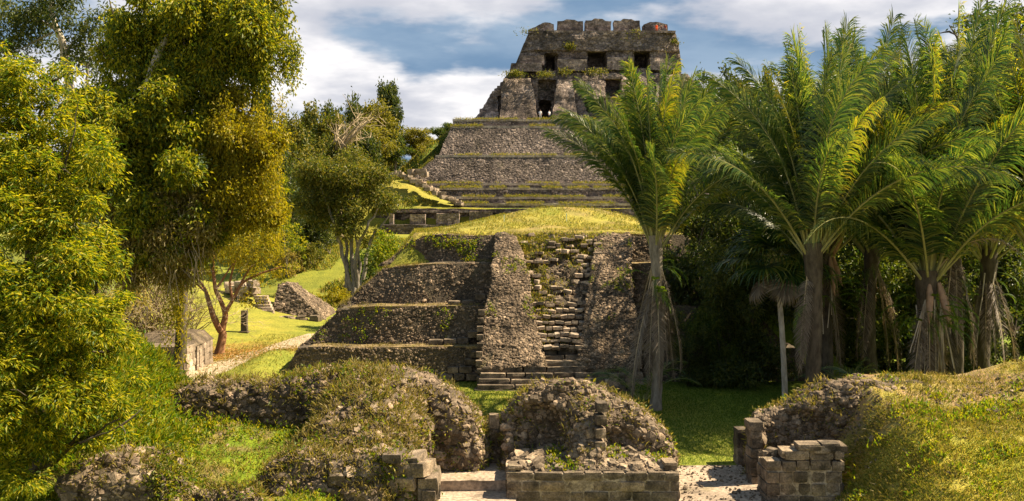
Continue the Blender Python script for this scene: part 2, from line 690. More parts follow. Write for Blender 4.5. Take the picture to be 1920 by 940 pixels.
def plain_mat(name, c, rough=0.8, scale=8.0):
    m, nt, ns, ls = new_mat(name)
    n = noise_node(ns, ls, scale, 4, 0.6)
    r = ramp_node(ns, [(0.3, tuple(k * 0.75 for k in c)), (0.7, tuple(min(1, k * 1.2) for k in c))])
    ls.new(n, r.inputs[0])
    finish(ns, ls, r.outputs[0], rough)
    return m


M = {}
M['castle'] = stone_mat('grey temple stone', (0.30, 0.245, 0.215), (0.155, 0.127, 0.112), (0.043, 0.038, 0.034), 0.35, 3.0, 0.25, stain=0.75, streak=True, bump=0.8, bdist=0.25, cells=1.5)
M['castle_fine'] = stone_mat('pale temple masonry', (0.39, 0.315, 0.27), (0.225, 0.178, 0.15), (0.06, 0.05, 0.042), 0.45, 3.5, 0.15, stain=0.75, streak=True, bump=0.7, bdist=0.15, cells=1.9)
M['castle_rubble'] = stone_mat('temple rubble', (0.26, 0.215, 0.19), (0.145, 0.12, 0.107), (0.055, 0.048, 0.043), 0.5, 4.0, 0.15, island=1.0, bump=0.4, bdist=0.1, stain=0.4)
M['lit_edge'] = stone_mat('sunlit ledge edge', (0.50, 0.44, 0.36), (0.38, 0.32, 0.26), (0.18, 0.15, 0.12), 0.8, 5, 0.35, bump=0.6, bdist=0.1, stain=0.3)  # pale tone paints the sunlight on the temple ledges
M['lime'] = stone_mat('pale lime mortar', (0.40, 0.33, 0.25), (0.29, 0.235, 0.175), (0.13, 0.105, 0.075), 2.5, 16, 0.2, bump=0.6, bdist=0.02, stain=0.4)
M['earth'] = stone_mat('dry crumbling earth', (0.27, 0.20, 0.105), (0.18, 0.132, 0.068), (0.075, 0.06, 0.033), 1.6, 14, 0.5, (0.16, 0.15, 0.03), bump=1.0, bdist=0.07, stain=0.2)
M['mortar'] = stone_mat('dark packed earth mortar', (0.12, 0.095, 0.065), (0.075, 0.06, 0.042), (0.03, 0.025, 0.018), 1.5, 12, 0.3, bump=0.9, bdist=0.06, stain=0.2)
M['rubble'] = stone_mat('rubble stone', (0.26, 0.20, 0.145), (0.142, 0.108, 0.077), (0.052, 0.041, 0.03), 1.2, 16, 0.2, island=0.9, bump=0.4, bdist=0.03, stain=0.25)
M['ruin'] = stone_mat('weathered ruin core', (0.22, 0.17, 0.115), (0.115, 0.088, 0.06), (0.036, 0.03, 0.021), 1.6, 18, 0.35, (0.13, 0.12, 0.03), bump=1.0, bdist=0.07, stain=0.6)
M['stone'] = stone_mat('loose limestone', (0.28, 0.225, 0.165), (0.155, 0.122, 0.088), (0.058, 0.047, 0.034), 2.2, 20, 0.15, bump=0.6, bdist=0.025, stain=0.3, objvar=0.85)
M['ashlar'] = stone_mat('dark cut limestone', (0.27, 0.215, 0.16), (0.145, 0.115, 0.085), (0.05, 0.042, 0.032), 2.6, 22, 0.2, bump=0.9, bdist=0.03, stain=0.6, objvar=0.6)
M['floor'] = stone_mat('pale plaster floor', (0.38, 0.30, 0.225), (0.28, 0.22, 0.165), (0.15, 0.12, 0.09), 1.0, 9, 0.2, bump=0.5, bdist=0.03, stain=0.4)
M['path'] = stone_mat('pale gravel path', (0.40, 0.32, 0.22), (0.31, 0.25, 0.17), (0.18, 0.14, 0.085), 1.4, 14, 0.1, bump=0.6, bdist=0.02, stain=0.0)
M['ground'] = tint_mat('grass and earth', 0.9, 7.0, 0.6, 0.8, 0.12)
M['mound'] = tint_mat('rough grass and earth', 2.0, 16.0, 0.75, 0.9, 0.07)
M['hills'] = plain_mat('far wooded hills', (0.045, 0.07, 0.025), 0.95, 0.02)
M['bark_grey'] = bark_mat('grey bark', (0.10, 0.085, 0.065), (0.30, 0.26, 0.21))
M['bark_dark'] = bark_mat('dark bark', (0.035, 0.028, 0.02), (0.11, 0.09, 0.065))
M['bark_pale'] = bark_mat('pale bark', (0.25, 0.21, 0.16), (0.55, 0.48, 0.38))
M['bark_red'] = bark_mat('reddish bark', (0.17, 0.085, 0.045), (0.34, 0.18, 0.09))
M['twig'] = bark_mat('dry twigs', (0.22, 0.165, 0.10), (0.42, 0.33, 0.21))
M['lf_bright'] = leaf_mat('bright yellow green leaves', [(0.05, 0.10, 0.008), (0.14, 0.18, 0.010), (0.26, 0.26, 0.012), (0.40, 0.34, 0.016)], 0.52)
M['lf_gold'] = leaf_mat('golden vine leaves', [(0.17, 0.15, 0.009), (0.29, 0.235, 0.010), (0.40, 0.31, 0.012), (0.15, 0.16, 0.010)], 0.5)
M['lf_vine'] = leaf_mat('olive vine leaves', [(0.055, 0.09, 0.010), (0.13, 0.165, 0.012), (0.25, 0.25, 0.014), (0.36, 0.31, 0.016)], 0.5)
M['lf_dry'] = leaf_mat('dry brown green leaves', [(0.18, 0.14, 0.035), (0.32, 0.24, 0.075), (0.42, 0.33, 0.13), (0.17, 0.16, 0.03)], 0.45)
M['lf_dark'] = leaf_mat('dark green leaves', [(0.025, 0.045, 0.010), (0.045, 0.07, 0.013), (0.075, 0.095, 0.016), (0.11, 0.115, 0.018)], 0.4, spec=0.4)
M['lf_olive'] = leaf_mat('olive green leaves', [(0.05, 0.07, 0.012), (0.09, 0.105, 0.015), (0.15, 0.145, 0.022), (0.20, 0.165, 0.028)], 0.42)
M['lf_mid'] = leaf_mat('mid green leaves', [(0.03, 0.06, 0.010), (0.055, 0.09, 0.013), (0.09, 0.12, 0.016), (0.13, 0.14, 0.02)], 0.4)
M['palm'] = leaf_mat('palm green', [(0.018, 0.048, 0.016), (0.034, 0.074, 0.022), (0.068, 0.11, 0.027), (0.17, 0.185, 0.045)], 0.46, (1.9, 1.85, 0.6), 0.4, 0.5)
M['palm_yellow'] = leaf_mat('yellowed palm leaf', [(0.09, 0.14, 0.014), (0.15, 0.18, 0.017), (0.22, 0.21, 0.022), (0.28, 0.22, 0.03)], 0.5, (1.8, 1.8, 0.5), 0.38, 0.6)
M['palm_dry'] = leaf_mat('dry palm leaf', [(0.12, 0.095, 0.065), (0.19, 0.15, 0.105), (0.27, 0.22, 0.16), (0.15, 0.11, 0.07)], 0.25, (1.2, 1.1, 0.8), 0.6, 0.3)
M['fern'] = leaf_mat('fern green', [(0.05, 0.10, 0.014), (0.085, 0.145, 0.018), (0.14, 0.18, 0.02)], 0.45)
M['rachis'] = plain_mat('palm stalk', (0.26, 0.25, 0.10), 0.5, 5)
M['rachis_dry'] = plain_mat('dry palm stalk', (0.34, 0.27, 0.17), 0.7, 5)
M['spathe'] = plain_mat('brown palm spathe', (0.30, 0.19, 0.115), 0.6, 5)
M['grass'] = leaf_mat('grass blades', [(0.08, 0.115, 0.014), (0.16, 0.165, 0.022), (0.26, 0.225, 0.04), (0.34, 0.265, 0.07)], 0.4)
M['grass_dry'] = leaf_mat('dry grass blades', [(0.16, 0.125, 0.035), (0.24, 0.185, 0.06), (0.30, 0.235, 0.10), (0.12, 0.12, 0.02)], 0.35)
M['weed'] = leaf_mat('weed leaves', [(0.07, 0.13, 0.009), (0.13, 0.19, 0.010), (0.22, 0.245, 0.012), (0.28, 0.24, 0.015)], 0.48)
M['litter'] = leaf_mat('fallen leaves', [(0.28, 0.14, 0.03), (0.36, 0.19, 0.045), (0.24, 0.15, 0.05), (0.18, 0.16, 0.03)], 0.2)

# ------------------------------------------------------------------ the land
def H(x, y):
    """height of the big sheet of ground"""
    x, y = np.asarray(x, float), np.asarray(y, float)
    z = 0.06 * fbm(np.stack([x * 0.15, y * 0.15, x * 0], -1).reshape(-1, 3), 3).reshape(x.shape) * sstep(30, 36, y)
    # plateau of the upper plaza, reached by the grassy slope beside the middle pyramid
    pl = 5.0 * sstep(86 + 4 * sstep(-20, -30, x), 112, y)
    pl = np.where((y > 139.0) & (x > -40), np.maximum(pl, 8.75), pl)
    lm = 4.3 * np.exp(-(((x + 17.5) / 7.0) ** 2 + ((y - 147) / 5.0) ** 2)) * sstep(139.3, 143, y)
    hc = np.clip(23.4 + np.minimum(0, (x + 9.3)) * 0.9, 5, 23.4)
    hc = np.minimum(hc, np.clip(23.4 - np.maximum(0, x - 38) * 0.9, 5, 23.4))
    yf = 151 + 7 * sstep(-15, -9.5, x)
    k = sstep(yf, yf + 9, y) * (1 - sstep(200, 230, y))
    z = z + np.maximum(pl + lm, (5 + (hc - 5) * k) * (y > 140))
    # mound of the middle pyramid
    m = np.minimum(np.minimum(6.9 + 1.95 * np.exp(-(((x - 3.6) / 4.5) ** 2 + ((y - 62) / 5.5) ** 2)) + 0.5 * np.exp(-(((x + 1) / 3) ** 2 + ((y - 57) / 4) ** 2)),
                              (y - 47.0) * 1.28), np.minimum((x + 10.2 + 0.10 * (y - 46)) * 1.25, (78 - y) * 0.45))
    m = np.minimum(m, (17.0 - x) * 1.0)
    z = np.maximum(z, m)
    # berm along its shaded flank, little rise behind the stone post
    z = z + 0.9 * np.exp(-(((x + 12.3 - 0.0 * y) / 1.3) ** 2 + ((y - 49) / 4.5) ** 2))
    z = z + 3.4 * np.exp(-(((x + 27) / 9) ** 2 + ((y - 72) / 9) ** 2))
    # wooded rise far off
    z = z + 22 * sstep(230, 420, y) * (0.55 + 0.45 * fbm(np.stack([x * 0.01, y * 0.01, x * 0], -1).reshape(-1, 3), 2).reshape(x.shape)) * sstep(40, -60, x)
    return z


def build_ground():
    ax = np.concatenate([-np.geomspace(45, 2500, 26)[::-1], np.arange(-44.5, 44.6, 0.55), np.geomspace(45, 2500, 26)])
    ay = np.concatenate([np.linspace(-60, 18, 14), np.arange(19, 92, 0.5), np.arange(92, 205, 1.0), np.geomspace(206, 4000, 30)])
    X, Y = np.meshgrid(ax, ay, indexing='ij')
    Z = H(X, Y)
    V = np.stack([X, Y, Z], -1).reshape(-1, 3)
    x, y, z = V.T
    n1 = fbm(V * (0.25, 0.25, 0.25), 4, seed=3)
    n2 = fbm(V * (0.9, 0.9, 0.9), 3, seed=9)
    lawn = np.array((0.145, 0.175, 0.024))
    yel = np.array((0.26, 0.225, 0.038))
    dry = np.array((0.25, 0.19, 0.06))
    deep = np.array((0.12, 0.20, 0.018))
    f = np.clip(0.45 + n1 * 0.9, 0, 1)[:, None]
    c = lawn * (1 - f) + yel * f
    def blend(c, w, col):
        w = np.clip(w, 0, 1)[:, None]
        return c * (1 - w) + np.asarray(col) * w
    c = blend(c, sstep(6.0, 9.0, x) * sstep(36, 40, y + 2) * (1 - sstep(60, 70, y)) * 0.6, deep)  # right lawn deeper green: its shade painted into the tint
    top = sstep(5.8, 7.0, z) * (y > 50) * (y < 80)
    c = blend(c, top * (0.75 + n2), np.array((0.30, 0.25, 0.055)))
    c = blend(c, top * np.clip(n1 * 2.0 - 0.1, 0, 0.8), dry)
    c = blend(c, top * np.clip(n2 * 2.4 - 0.2, 0, 0.85), np.array((0.11, 0.105, 0.03)))
    c = blend(c, top * np.clip(fbm(V * 0.5, 3, seed=77) * 2.4 - 0.2, 0, 0.8), np.array((0.20, 0.14, 0.07)))
    c = blend(c, np.exp(-(((x + 15.2) / 3.6) ** 2 + ((y - 54.5) / 3.6) ** 2)) * 1.5 * (0.7 + n2), (0.30, 0.165, 0.045))
    c = blend(c, sstep(84, 95, y) * (1 - sstep(112, 125, y)) * (0.35 + n1), (0.10, 0.125, 0.018))
    c = blend(c, (y > 140) * 0.6, (0.25, 0.22, 0.05))
    c = blend(c, sstep(151, 156, y) * (x < 0), (0.075, 0.105, 0.018))  # temple flank dark green: shade on the grass put into the tint
    c = blend(c, (y > 230) * 1.0, (0.045, 0.065, 0.02))
    me = mk_mesh('ground', V, grid(len(ax), len(ay)), [M['ground']], smooth=True, color=c)
    link('ground', me, kind='structure')
    # far blue hills
    a = np.linspace(-1500, 1500, 160)
    rows = []
    for j, (yy, k) in enumerate(((1400, 0.0), (1500, 0.7), (1650, 1.0), (1900, 0.0))):
        zz = 5 + k * (95 + 45 * fbm(np.stack([a * 0.004, a * 0 + j * 0.2, a * 0], 1), 4))
        rows.append(np.stack([a, a * 0 + yy, zz], 1))
    V = np.stack(rows, 1).reshape(-1, 3)
    link('hills', mk_mesh('hills', V, grid(160, 4)[:, ::-1], [M['hills']], smooth=True), kind='structure')
    # gravel path that comes in past the reddish tree
    pts = np.array([P(x, y, CAMZ * F / (y - 400)) for x, y in ((600, 630), (530, 652), (470, 672), (410, 690), (330, 712), (200, 740))])
    w = np.array((1.0, 1.0, 1.15, 1.3, 1.5, 1.7))
    t = np.linspace(0, 5, 46)
    c = np.stack([np.interp(t, range(6), pts[:, k]) for k in range(3)], 1)
    ww = np.interp(t, range(6), w)
    d = np.gradient(c, axis=0)
    nn = np.stack([-d[:, 1], d[:, 0]], 1)
    nn /= np.linalg.norm(nn, axis=1)[:, None]
    rows = []
    for s in np.linspace(-1, 1, 9):
        q = c[:, :2] + nn * (ww * s * (1 + 0.18 * fbm(np.stack([t * 2.5, t * 0 + (s > 0) * 9, t * 0], 1), 2)))[:, None]
        rows.append(np.concatenate([q, (H(q[:, 0], q[:, 1]) + 0.035 - 0.03 * s ** 4)[:, None]], 1))
    V = np.stack(rows, 1).reshape(-1, 3)
    link('path', mk_mesh('path', V, grid(46, 9), [M['path']], smooth=True), kind='structure')


build_ground()

# ------------------------------------------------------------------ single stones and cut blocks
def stone_variants():
    out = []
    n = 3
    for k in range(10):
        g = Geo()
        c = [(-1, -1, -1), (1, -1, -1), (1, 1, -1), (-1, 1, -1), (-1, -1, 1), (1, -1, 1), (1, 1, 1), (-1, 1, 1)]
        for f in ((0, 1, 5, 4), (1, 2, 6, 5), (2, 3, 7, 6), (3, 0, 4, 7), (4, 5, 6, 7), (3, 2, 1, 0)):
            V, Fc = face_grid(*[c[i] for i in f], 1.0)
            r = np.linalg.norm(V, axis=1)[:, None]
            V = V * (0.45 + 0.55 / r)
            V = V + fbmv(V * 1.1 + k * 13.1, 2, k) * 0.30
            g.add(V, Fc)
        out.append(g.mesh('stone', [M['stone']]))
    return out


def block_variants(mat):
    out = []
    for k in range(8):
        rng = np.random.default_rng(100 + k)
        g = Geo()
        c = [(-1, -1, -1), (1, -1, -1), (1, 1, -1), (-1, 1, -1), (-1, -1, 1), (1, -1, 1), (1, 1, 1), (-1, 1, 1)]
        for f in ((0, 1, 5, 4), (1, 2, 6, 5), (2, 3, 7, 6), (3, 0, 4, 7), (4, 5, 6, 7), (3, 2, 1, 0)):
            V, Fc = face_grid(*[c[i] for i in f], 0.67)
            e = (np.abs(V) > 0.99).sum(1)
            V = V * np.where(e >= 3, 0.93, np.where(e == 2, 0.972, 1.0))[:, None]
            V = V + fbmv(V * 1.3 + k * 7.3, 2, 40 + k) * 0.075
            g.add(V, Fc)
        out.append(g.mesh('block', [mat]))
    return out


STONES = stone_variants()
BLOCKS = block_variants(M['ashlar'])


def put_stone(parent, off, p, n, size, rng, name='stone', flat=0.65, wide=1.2, pool=None, upright=False):
    n = Vector(n).normalized()
    r = Vector((0, 0, 1)) if upright else Vector(rng.normal(0, 1, 3))
    if abs(r.dot(n)) > 0.95:
        r = Vector((1, 0, 0.2))
    t = (r - n * r.dot(n)).normalized()
    b = t.cross(n)
    s = rng.uniform(0.8, 1.25, 3) * size
    Mx = Matrix((b * s[0] * wide, t * s[1], n * s[2] * flat)).transposed().to_4x4()
    Mx.translation = Vector(p) - Vector(off)
    pool = pool or STONES
    o = link(name, pool[int(rng.integers(len(pool)))], parent)
    o.matrix_basis = Mx
    return o


def put_block(parent, off, c, sx, sy, sz, rz, rng, name='block', pool=None):
    o = link(name, (pool or BLOCKS)[int(rng.integers(8))], parent)
    o.location = Vector(c) - Vector(off)
    o.scale = (sx / 2, sy / 2, sz / 2)
    o.rotation_euler = (rng.normal(0, 0.012), rng.normal(0, 0.012), rz + rng.normal(0, 0.015) + (math.pi if rng.random() < 0.5 else 0))
    return o


def course_wall(parent, off, a, b, z0, heights, depth, lens, rng, ztop=None, name='block', gap=0.028, pool=None):
    """courses of single cut blocks between two plan points; ztop(u) cuts the ruined top"""
    a, b = np.asarray(a, float), np.asarray(b, float)
    L = np.linalg.norm(b - a)
    d = (b - a) / L
    nrm = np.array((-d[1], d[0]))
    rz = math.atan2(d[1], d[0])
    z = z0
    k = 0
    for h in heights:
        s = -rng.uniform(0, lens[0]) * 0.6
        while s < L:
            l = rng.uniform(*lens)
            s0, s1 = max(s, 0), min(s + l, L)
            s += l
            if s1 - s0 < 0.12:
                continue
            u = (s0 + s1) / 2 / L
            if ztop is not None and z + h * 0.75 > ztop(u):
                continue
            m = a + d * (s0 + s1) / 2 + nrm * (depth / 2 + rng.normal(0, 0.018))
            put_block(parent, off, (m[0], m[1], z + h / 2 + rng.normal(0, 0.006)), s1 - s0 - gap, depth, h - gap, rz, rng, name, pool)
            k += 1
        z += h
    return k


# ------------------------------------------------------------------ the middle pyramid
def build_middle_pyramid():
    rng = np.random.default_rng(21)
    off = np.array((2.0, 45.0, 0.0))
    root = thing('stepped_pyramid', 'brown rubble pyramid in four terraces with a ruined central stair and grass top', 'pyramid', off)
    tiers = [  # y bottom, z bottom, y top, z top, x left bottom, x left top, x right bottom, x right top
        (45.60, -0.3, 46.00, 1.56, -11.4, -10.35, 14.5, 13.6),
        (47.05, 1.4, 47.60, 3.32, -10.6, -8.6, 13.6, 12.0),
        (48.75, 3.1, 49.65, 5.33, -9.0, -6.7, 12.2, 10.4),
        (50.80, 5.1, 51.5, 6.80, -7.1, -5.4, 10.6, 9.4)]
    for k, (yb, zb, yt, zt, xb, xt, rb, rt) in enumerate(tiers):
        g = Geo()
        worn_block(g, xb, rb, yb, yb + 9, zb, zt, (xt, rt, yt, yt + 7), 0.3, 0.16, 0.55, 0, 30 + k, back=False)
        V = g.verts()
        # corners slumped round, ledge edge sagging
        lf = sstep(xt + 3.2, xt - 0.6, V[:, 0])
        V[:, 1] += lf ** 2 * 0.55
        V[:, 2] -= lf ** 2 * 0.18 * (V[:, 2] > zb + 0.3)
        V[:, 2] += 0.09 * fbm(V * (0.5, 0.0, 0.0) + k * 5, 3) * (V[:, 2] > zt - 0.5)
        g.v = [V]
        g.f = [np.concatenate([f for f in g.f])]
        g.m = [np.concatenate(g.m)]
        core = link('terrace', g.mesh('terrace', [M['mortar']], True, off), root)
        keep = lambda c, n: ((n[:, 1] < -0.2) | (n[:, 0] < -0.4)) * (c[:, 0] < 8.5)
        area = (zt - zb + 0.4) * (7.5 - xb)
        n = int(area * 150)
        p, nr = sample_surface(V, g.f[0], n, rng, keep)
        gs = Geo()
        sz = 0.034 * np.exp(rng.normal(0, 0.42, n))
        stones(gs, p, nr, sz, rng, 0.75, 0.22, spin=False, wide=1.25)
        # capping stones along the ledge edge
        m = 150
        e, en = sample_surface(V, g.f[0], m * 2, rng, lambda c, n_: (n_[:, 2] > 0.7) * (c[:, 1] < yt + 0.5 + 0.0 * c[:, 0]) * (c[:, 0] < 8.5))
        stones(gs, e, en, 0.05 * np.exp(rng.normal(0, 0.3, len(e))), rng, 0.6)
        link('rubble_facing', gs.mesh('rubble_facing', [M['rubble']], False, off), core, 'stuff')
        g2 = Geo()
        worn_block(g2, xt + 0.5, min(rt, 7.5), yt + 0.02, yt + 1.6, zt - 0.14, zt + 0.035, None, 0.25, 0.07, 0.8, 0, 130 + k, back=False)
        V2 = g2.verts()
        V2[:, 2] += 0.09 * fbm(V2 * (0.5, 0.0, 0.0) + k * 5, 3) - 0.12 * sstep(xt + 2.2, xt, V2[:, 0])
        V2[:, 1] += 0.5 * sstep(xt + 2.6, xt, V2[:, 0]) ** 2
        g2.v = [V2]
        g2.f = [np.concatenate(g2.f)]
        g2.m = [np.concatenate(g2.m)]
        link('ledge', g2.mesh('ledge', [M['earth']], True, off), core)
        # dry grass and weeds on the ledge
        gg = Geo()
        e, en = sample_surface(V, g.f[0], 500, rng, lambda c, n_: (n_[:, 2] > 0.7) * (c[:, 1] < yt + 0.9) * (c[:, 0] < 8.5) * (vnoise(c * 0.7, 4) > 0.35))
        e = np.repeat(e, 5, 0) + rng.normal(0, 0.05, (len(e) * 5, 3))
        leaves(gg, e, rng.normal(0, 0.5, e.shape) + (0, 0, 1.0), 0.13, 0.022, rng, 0)
        if k in (1, 3):
            p2, n2 = sample_surface(V, g.f[0], 160 if k == 3 else 60, rng, lambda c, n_: (n_[:, 1] < -0.3) * (vnoise(c * 0.9, 14) > 0.62) * (c[:, 0] < 0))
            p2 = np.repeat(p2, 6, 0) + rng.normal(0, 0.07, (len(p2) * 6, 3)) + (0, -0.06, 0)
            leaves(gg, p2, rng.normal(0, 0.6, p2.shape) + (0, -0.5, 0.5), 0.14, 0.06, rng, 1)
        link('ledge_grass', gg.mesh('ledge_grass', [M['grass_dry'], M['weed']], False, off), core, 'stuff')

    # the two ramps beside the stair
    def ramp(name, rows, lean, seed, label):
        """rows: y, z, x left, x right from bottom to top"""
        rows = np.array(rows, float)
        t = np.linspace(0, len(rows) - 1, 42)
        q = np.stack([np.interp(t, range(len(rows)), rows[:, k]) for k in range(4)], 1)
        secs = []
        for y, z, xl, xr in q:
            s = np.linspace(0, 1, 15)
            bul = 0.08 * np.sin(np.pi * s)
            top = np.stack([xl + (xr - xl) * s, np.full(15, y) - bul, z + bul * 0.6], 1)
            sl = np.linspace(0, 1, 9)[:-1]
            left = np.stack([np.full(8, xl) + 0.05, y + 3.2 * (1 - sl), z - 0.6 * (1 - sl) - 0.25], 1)
            right = np.stack([np.full(8, xr) - 0.05, y + 3.2 * (1 - sl[::-1]), z - 0.6 * (1 - sl[::-1]) - 0.25], 1)
            secs.append(np.concatenate([left, top, right]))
        V = np.stack(secs)
        nu, nv = V.shape[:2]
        V = V.reshape(-1, 3)
        Fc = grid(nu, nv)[:, ::-1]
        V = V + fbmv(V * 0.8, 4, seed) * 0.2
        o = link('ramp', mk_mesh('ramp', V - off, Fc, [M['mortar']], smooth=True), root, label=label)
        a, b, c, d = (V[Fc[:, k]] for k in range(4))
        nr = np.cross(c - a, d - b)
        if nr[:, 1].mean() > 0:
            Fc = Fc[:, ::-1]
        n = 11500
        p, nr = sample_surface(V, Fc, n, rng, lambda c, n_: 0.12 + (n_[:, 1] < -0.2))
        gs = Geo()
        stones(gs, p, nr, 0.034 * np.exp(rng.normal(0, 0.42, n)), rng, 0.75, 0.22, False, 1.25)
        link('rubble_facing', gs.mesh('rubble_facing', [M['rubble']], False, off), o, 'stuff')
        gg = Geo()
        p, nr = sample_surface(V, Fc, 90, rng, lambda c, n_: (n_[:, 1] < -0.2) * (vnoise(c * 1.1, 33) > 0.55) * (c[:, 2] > 3))
        p = np.repeat(p, 6, 0) + rng.normal(0, 0.05, (len(p) * 6, 3)) + (0, -0.05, 0)
        leaves(gg, p, rng.normal(0, 0.6, p.shape) + (0, -0.5, 0.5), 0.12, 0.04, rng)
        link('weeds', gg.mesh('weeds', [M['weed']], False, off), o, 'stuff')

    ramp('ramp', [(44.25, 0.85, -1.45, 1.62), (44.9, 1.65, -1.40, 1.50), (45.6, 2.35, -1.3, 1.25), (46.3, 3.35, -1.25, 1.05), (47.6, 4.8, -1.05, 0.85), (49.4, 6.15, -0.95, 0.45), (50.4, 6.75, -0.95, 0.15), (51.6, 6.9, -0.9, 0.1)], 0, 61, None)
    ramp('ramp', [(44.25, 0.85, 3.05, 6.0), (44.9, 1.65, 3.2, 6.0), (46.0, 3.0, 3.45, 5.95), (47.6, 4.6, 3.9, 6.0), (49.4, 6.0, 4.25, 6.1), (50.8, 6.75, 4.4, 6.3), (51.8, 6.9, 4.5, 6.4)], 0, 77, None)
    # quoins on the shaded corner of the first ramp
    for i in range(9):
        z = 0.35 + i * 0.36
        y = 44.2 + max(0, z - 0.9) * 0.80
        put_block(root, off, (-1.48 + rng.normal(0, 0.03), y + 0.1, z), 0.30, 0.35, 0.26, 0, rng, 'quoin')

    # ruined stair fill between the ramps: earth slope + single course stones
    rows = np.linspace(0, 1, 40)
    cols = np.linspace(-0.05, 1.05, 22)
    U, W = np.meshgrid(rows, cols, indexing='ij')
    xl = 1.3 - 1.3 * U
    xr = 3.4 + 1.2 * U
    X = xl + (xr - xl) * W
    Yc = 44.95 + U * 6.4
    Zc = 1.55 + 5.35 * U + 0.10 * np.sin(U * 2 * np.pi * 8)
    V = np.stack([X, Yc, Zc], -1).reshape(-1, 3)
    V = V + fbmv(V * 0.9, 4, 88) * (0.25, 0.3, 0.25)
    st = link('stair_fill', mk_mesh('stair_fill', V - off, grid(40, 22), [M['mortar']], smooth=True), root)
    for i in range(21):
        u = (i + 0.4) / 21
        x0, x1 = 1.35 - 1.2 * u, 3.35 + 1.15 * u
        broken = sstep(0.25, 0.5, u)
        x = x0 + rng.uniform(0, 0.2)
        while x < x1:
            w = rng.uniform(0.22, 0.5)
            if rng.random() > broken * 0.42:
                c = (x + w / 2, 44.88 + u * 6.4 + rng.normal(0, 0.06 + 0.12 * broken), 1.62 + 5.35 * u + rng.normal(0, 0.03 + 0.05 * broken))
                o = put_block(st, off, c, w, 0.36, rng.uniform(0.12, 0.2), 0, rng, 'stair_stone', PALE_BLOCKS)
                o.rotation_euler = (rng.normal(0, 0.1), rng.normal(0, 0.08), rng.normal(0, 0.25 * broken + 0.04))
            x += w + rng.uniform(0.0, 0.06)
    gs = Geo()
    n = 2600
    p, nr = sample_surface(V, grid(40, 22), n, rng)
    stones(gs, p, nr, 0.05 * np.exp(rng.normal(0, 0.5, n)), rng, 0.7, 0.22)
    link('rubble', gs.mesh('rubble', [M['rubble']], False, off), st, 'stuff')
    gg = Geo()
    p, nr = sample_surface(V, grid(40, 22), 800, rng, lambda c, n_: (vnoise(c * 0.8, 71) > 0.42) * (0.2 + (c[:, 0] < 1.9)))
    p = np.repeat(p, 8, 0) + rng.normal(0, 0.09, (len(p) * 8, 3))
    leaves(gg, p, rng.normal(0, 0.6, p.shape) + (0, -0.2, 0.8), 0.15, 0.035, rng, 0)
    link('weeds', gg.mesh('weeds', [M['grass']], False, off), st, 'stuff')

    p, nr = sample_surface(V, grid(40, 22), 900, rng, lambda c, n_: sstep(5.3, 6.3, c[:, 2] + 0.5 * vnoise(c * 0.9, 5)))
    p = np.repeat(p, 7, 0) + rng.normal(0, 0.09, (len(p) * 7, 3))
    gg = Geo()
    leaves(gg, p, rng.normal(0, 0.6, p.shape) + (0, -0.2, 0.8), 0.15, 0.035, rng, 0)
    link('turf', gg.mesh('turf', [M['grass']], False, off), st, 'stuff')
    # the broad stone steps in front
    spans = [(-1.62, 6.15), (-1.55, 6.1), (-1.48, 6.0), (-1.35, 5.75), (-1.25, 5.3), (-1.1, 5.2), (0.95, 3.1), (1.05, 3.0)]
    for k, (xa, xb) in enumerate(spans):
        z1 = 0.232 * (k + 1)
        y0 = 43.2 + 0.31 * k
        x = xa
        while x < xb - 0.05:
            w = min(rng.uniform(0.7, 1.9), xb - x)
            if xb - x - w < 0.35:
                w = xb - x
            put_block(root, off, (x + w / 2, y0 + 0.55 + rng.normal(0, 0.02), z1 - 0.17 + rng.normal(0, 0.012)), w - 0.025, 1.1, 0.34, 0, rng, 'step_stone')
            x += w
    g = Geo()
    worn_block(g, -1.7, 6.2, 43.12, 44.0, -0.2, 0.045, None, 0.35, 0.05, 1.0, 0, 3)
    link('step_footing', g.mesh('step_footing', [M['ashlar']], False, off), root)
    # cut blocks left in the corner between terrace and ramp
    for x, y, z, w, h in ((-1.9, 45.6, 0.25, 0.55, 0.3), (-2.5, 45.6, 0.25, 0.5, 0.3), (-3.1, 45.65, 0.22, 0.6, 0.28), (-2.2, 45.7, 0.58, 0.6, 0.3), (-2.8, 45.72, 0.55, 0.5, 0.3), (-2.0, 45.9, 0.9, 0.5, 0.3),
                          (-1.75, 46.0, 1.25, 0.45, 0.28), (-3.0, 46.75, 1.75, 0.6, 0.28), (-2.4, 46.8, 1.8, 0.55, 0.28), (-3.7, 46.75, 1.72, 0.7, 0.26), (-1.9, 46.85, 2.1, 0.5, 0.3), (-2.2, 48.2, 3.5, 0.6, 0.26), (-2.9, 48.2, 3.48, 0.6, 0.24), (-1.6, 48.3, 3.8, 0.5, 0.28)):
        put_block(root, off, (x, y, z), w, 0.5, h, 0, rng, 'block')


M['pale'] = stone_mat('pale sunlit limestone', (0.44, 0.36, 0.28), (0.30, 0.24, 0.18), (0.12, 0.095, 0.07), 1.0, 9, 0.1, bump=0.5, bdist=0.06, stain=0.3, objvar=0.5)  # pale stone; its tone also paints sunlight on some faces
PALE_BLOCKS = block_variants(M['pale'])
build_middle_pyramid()


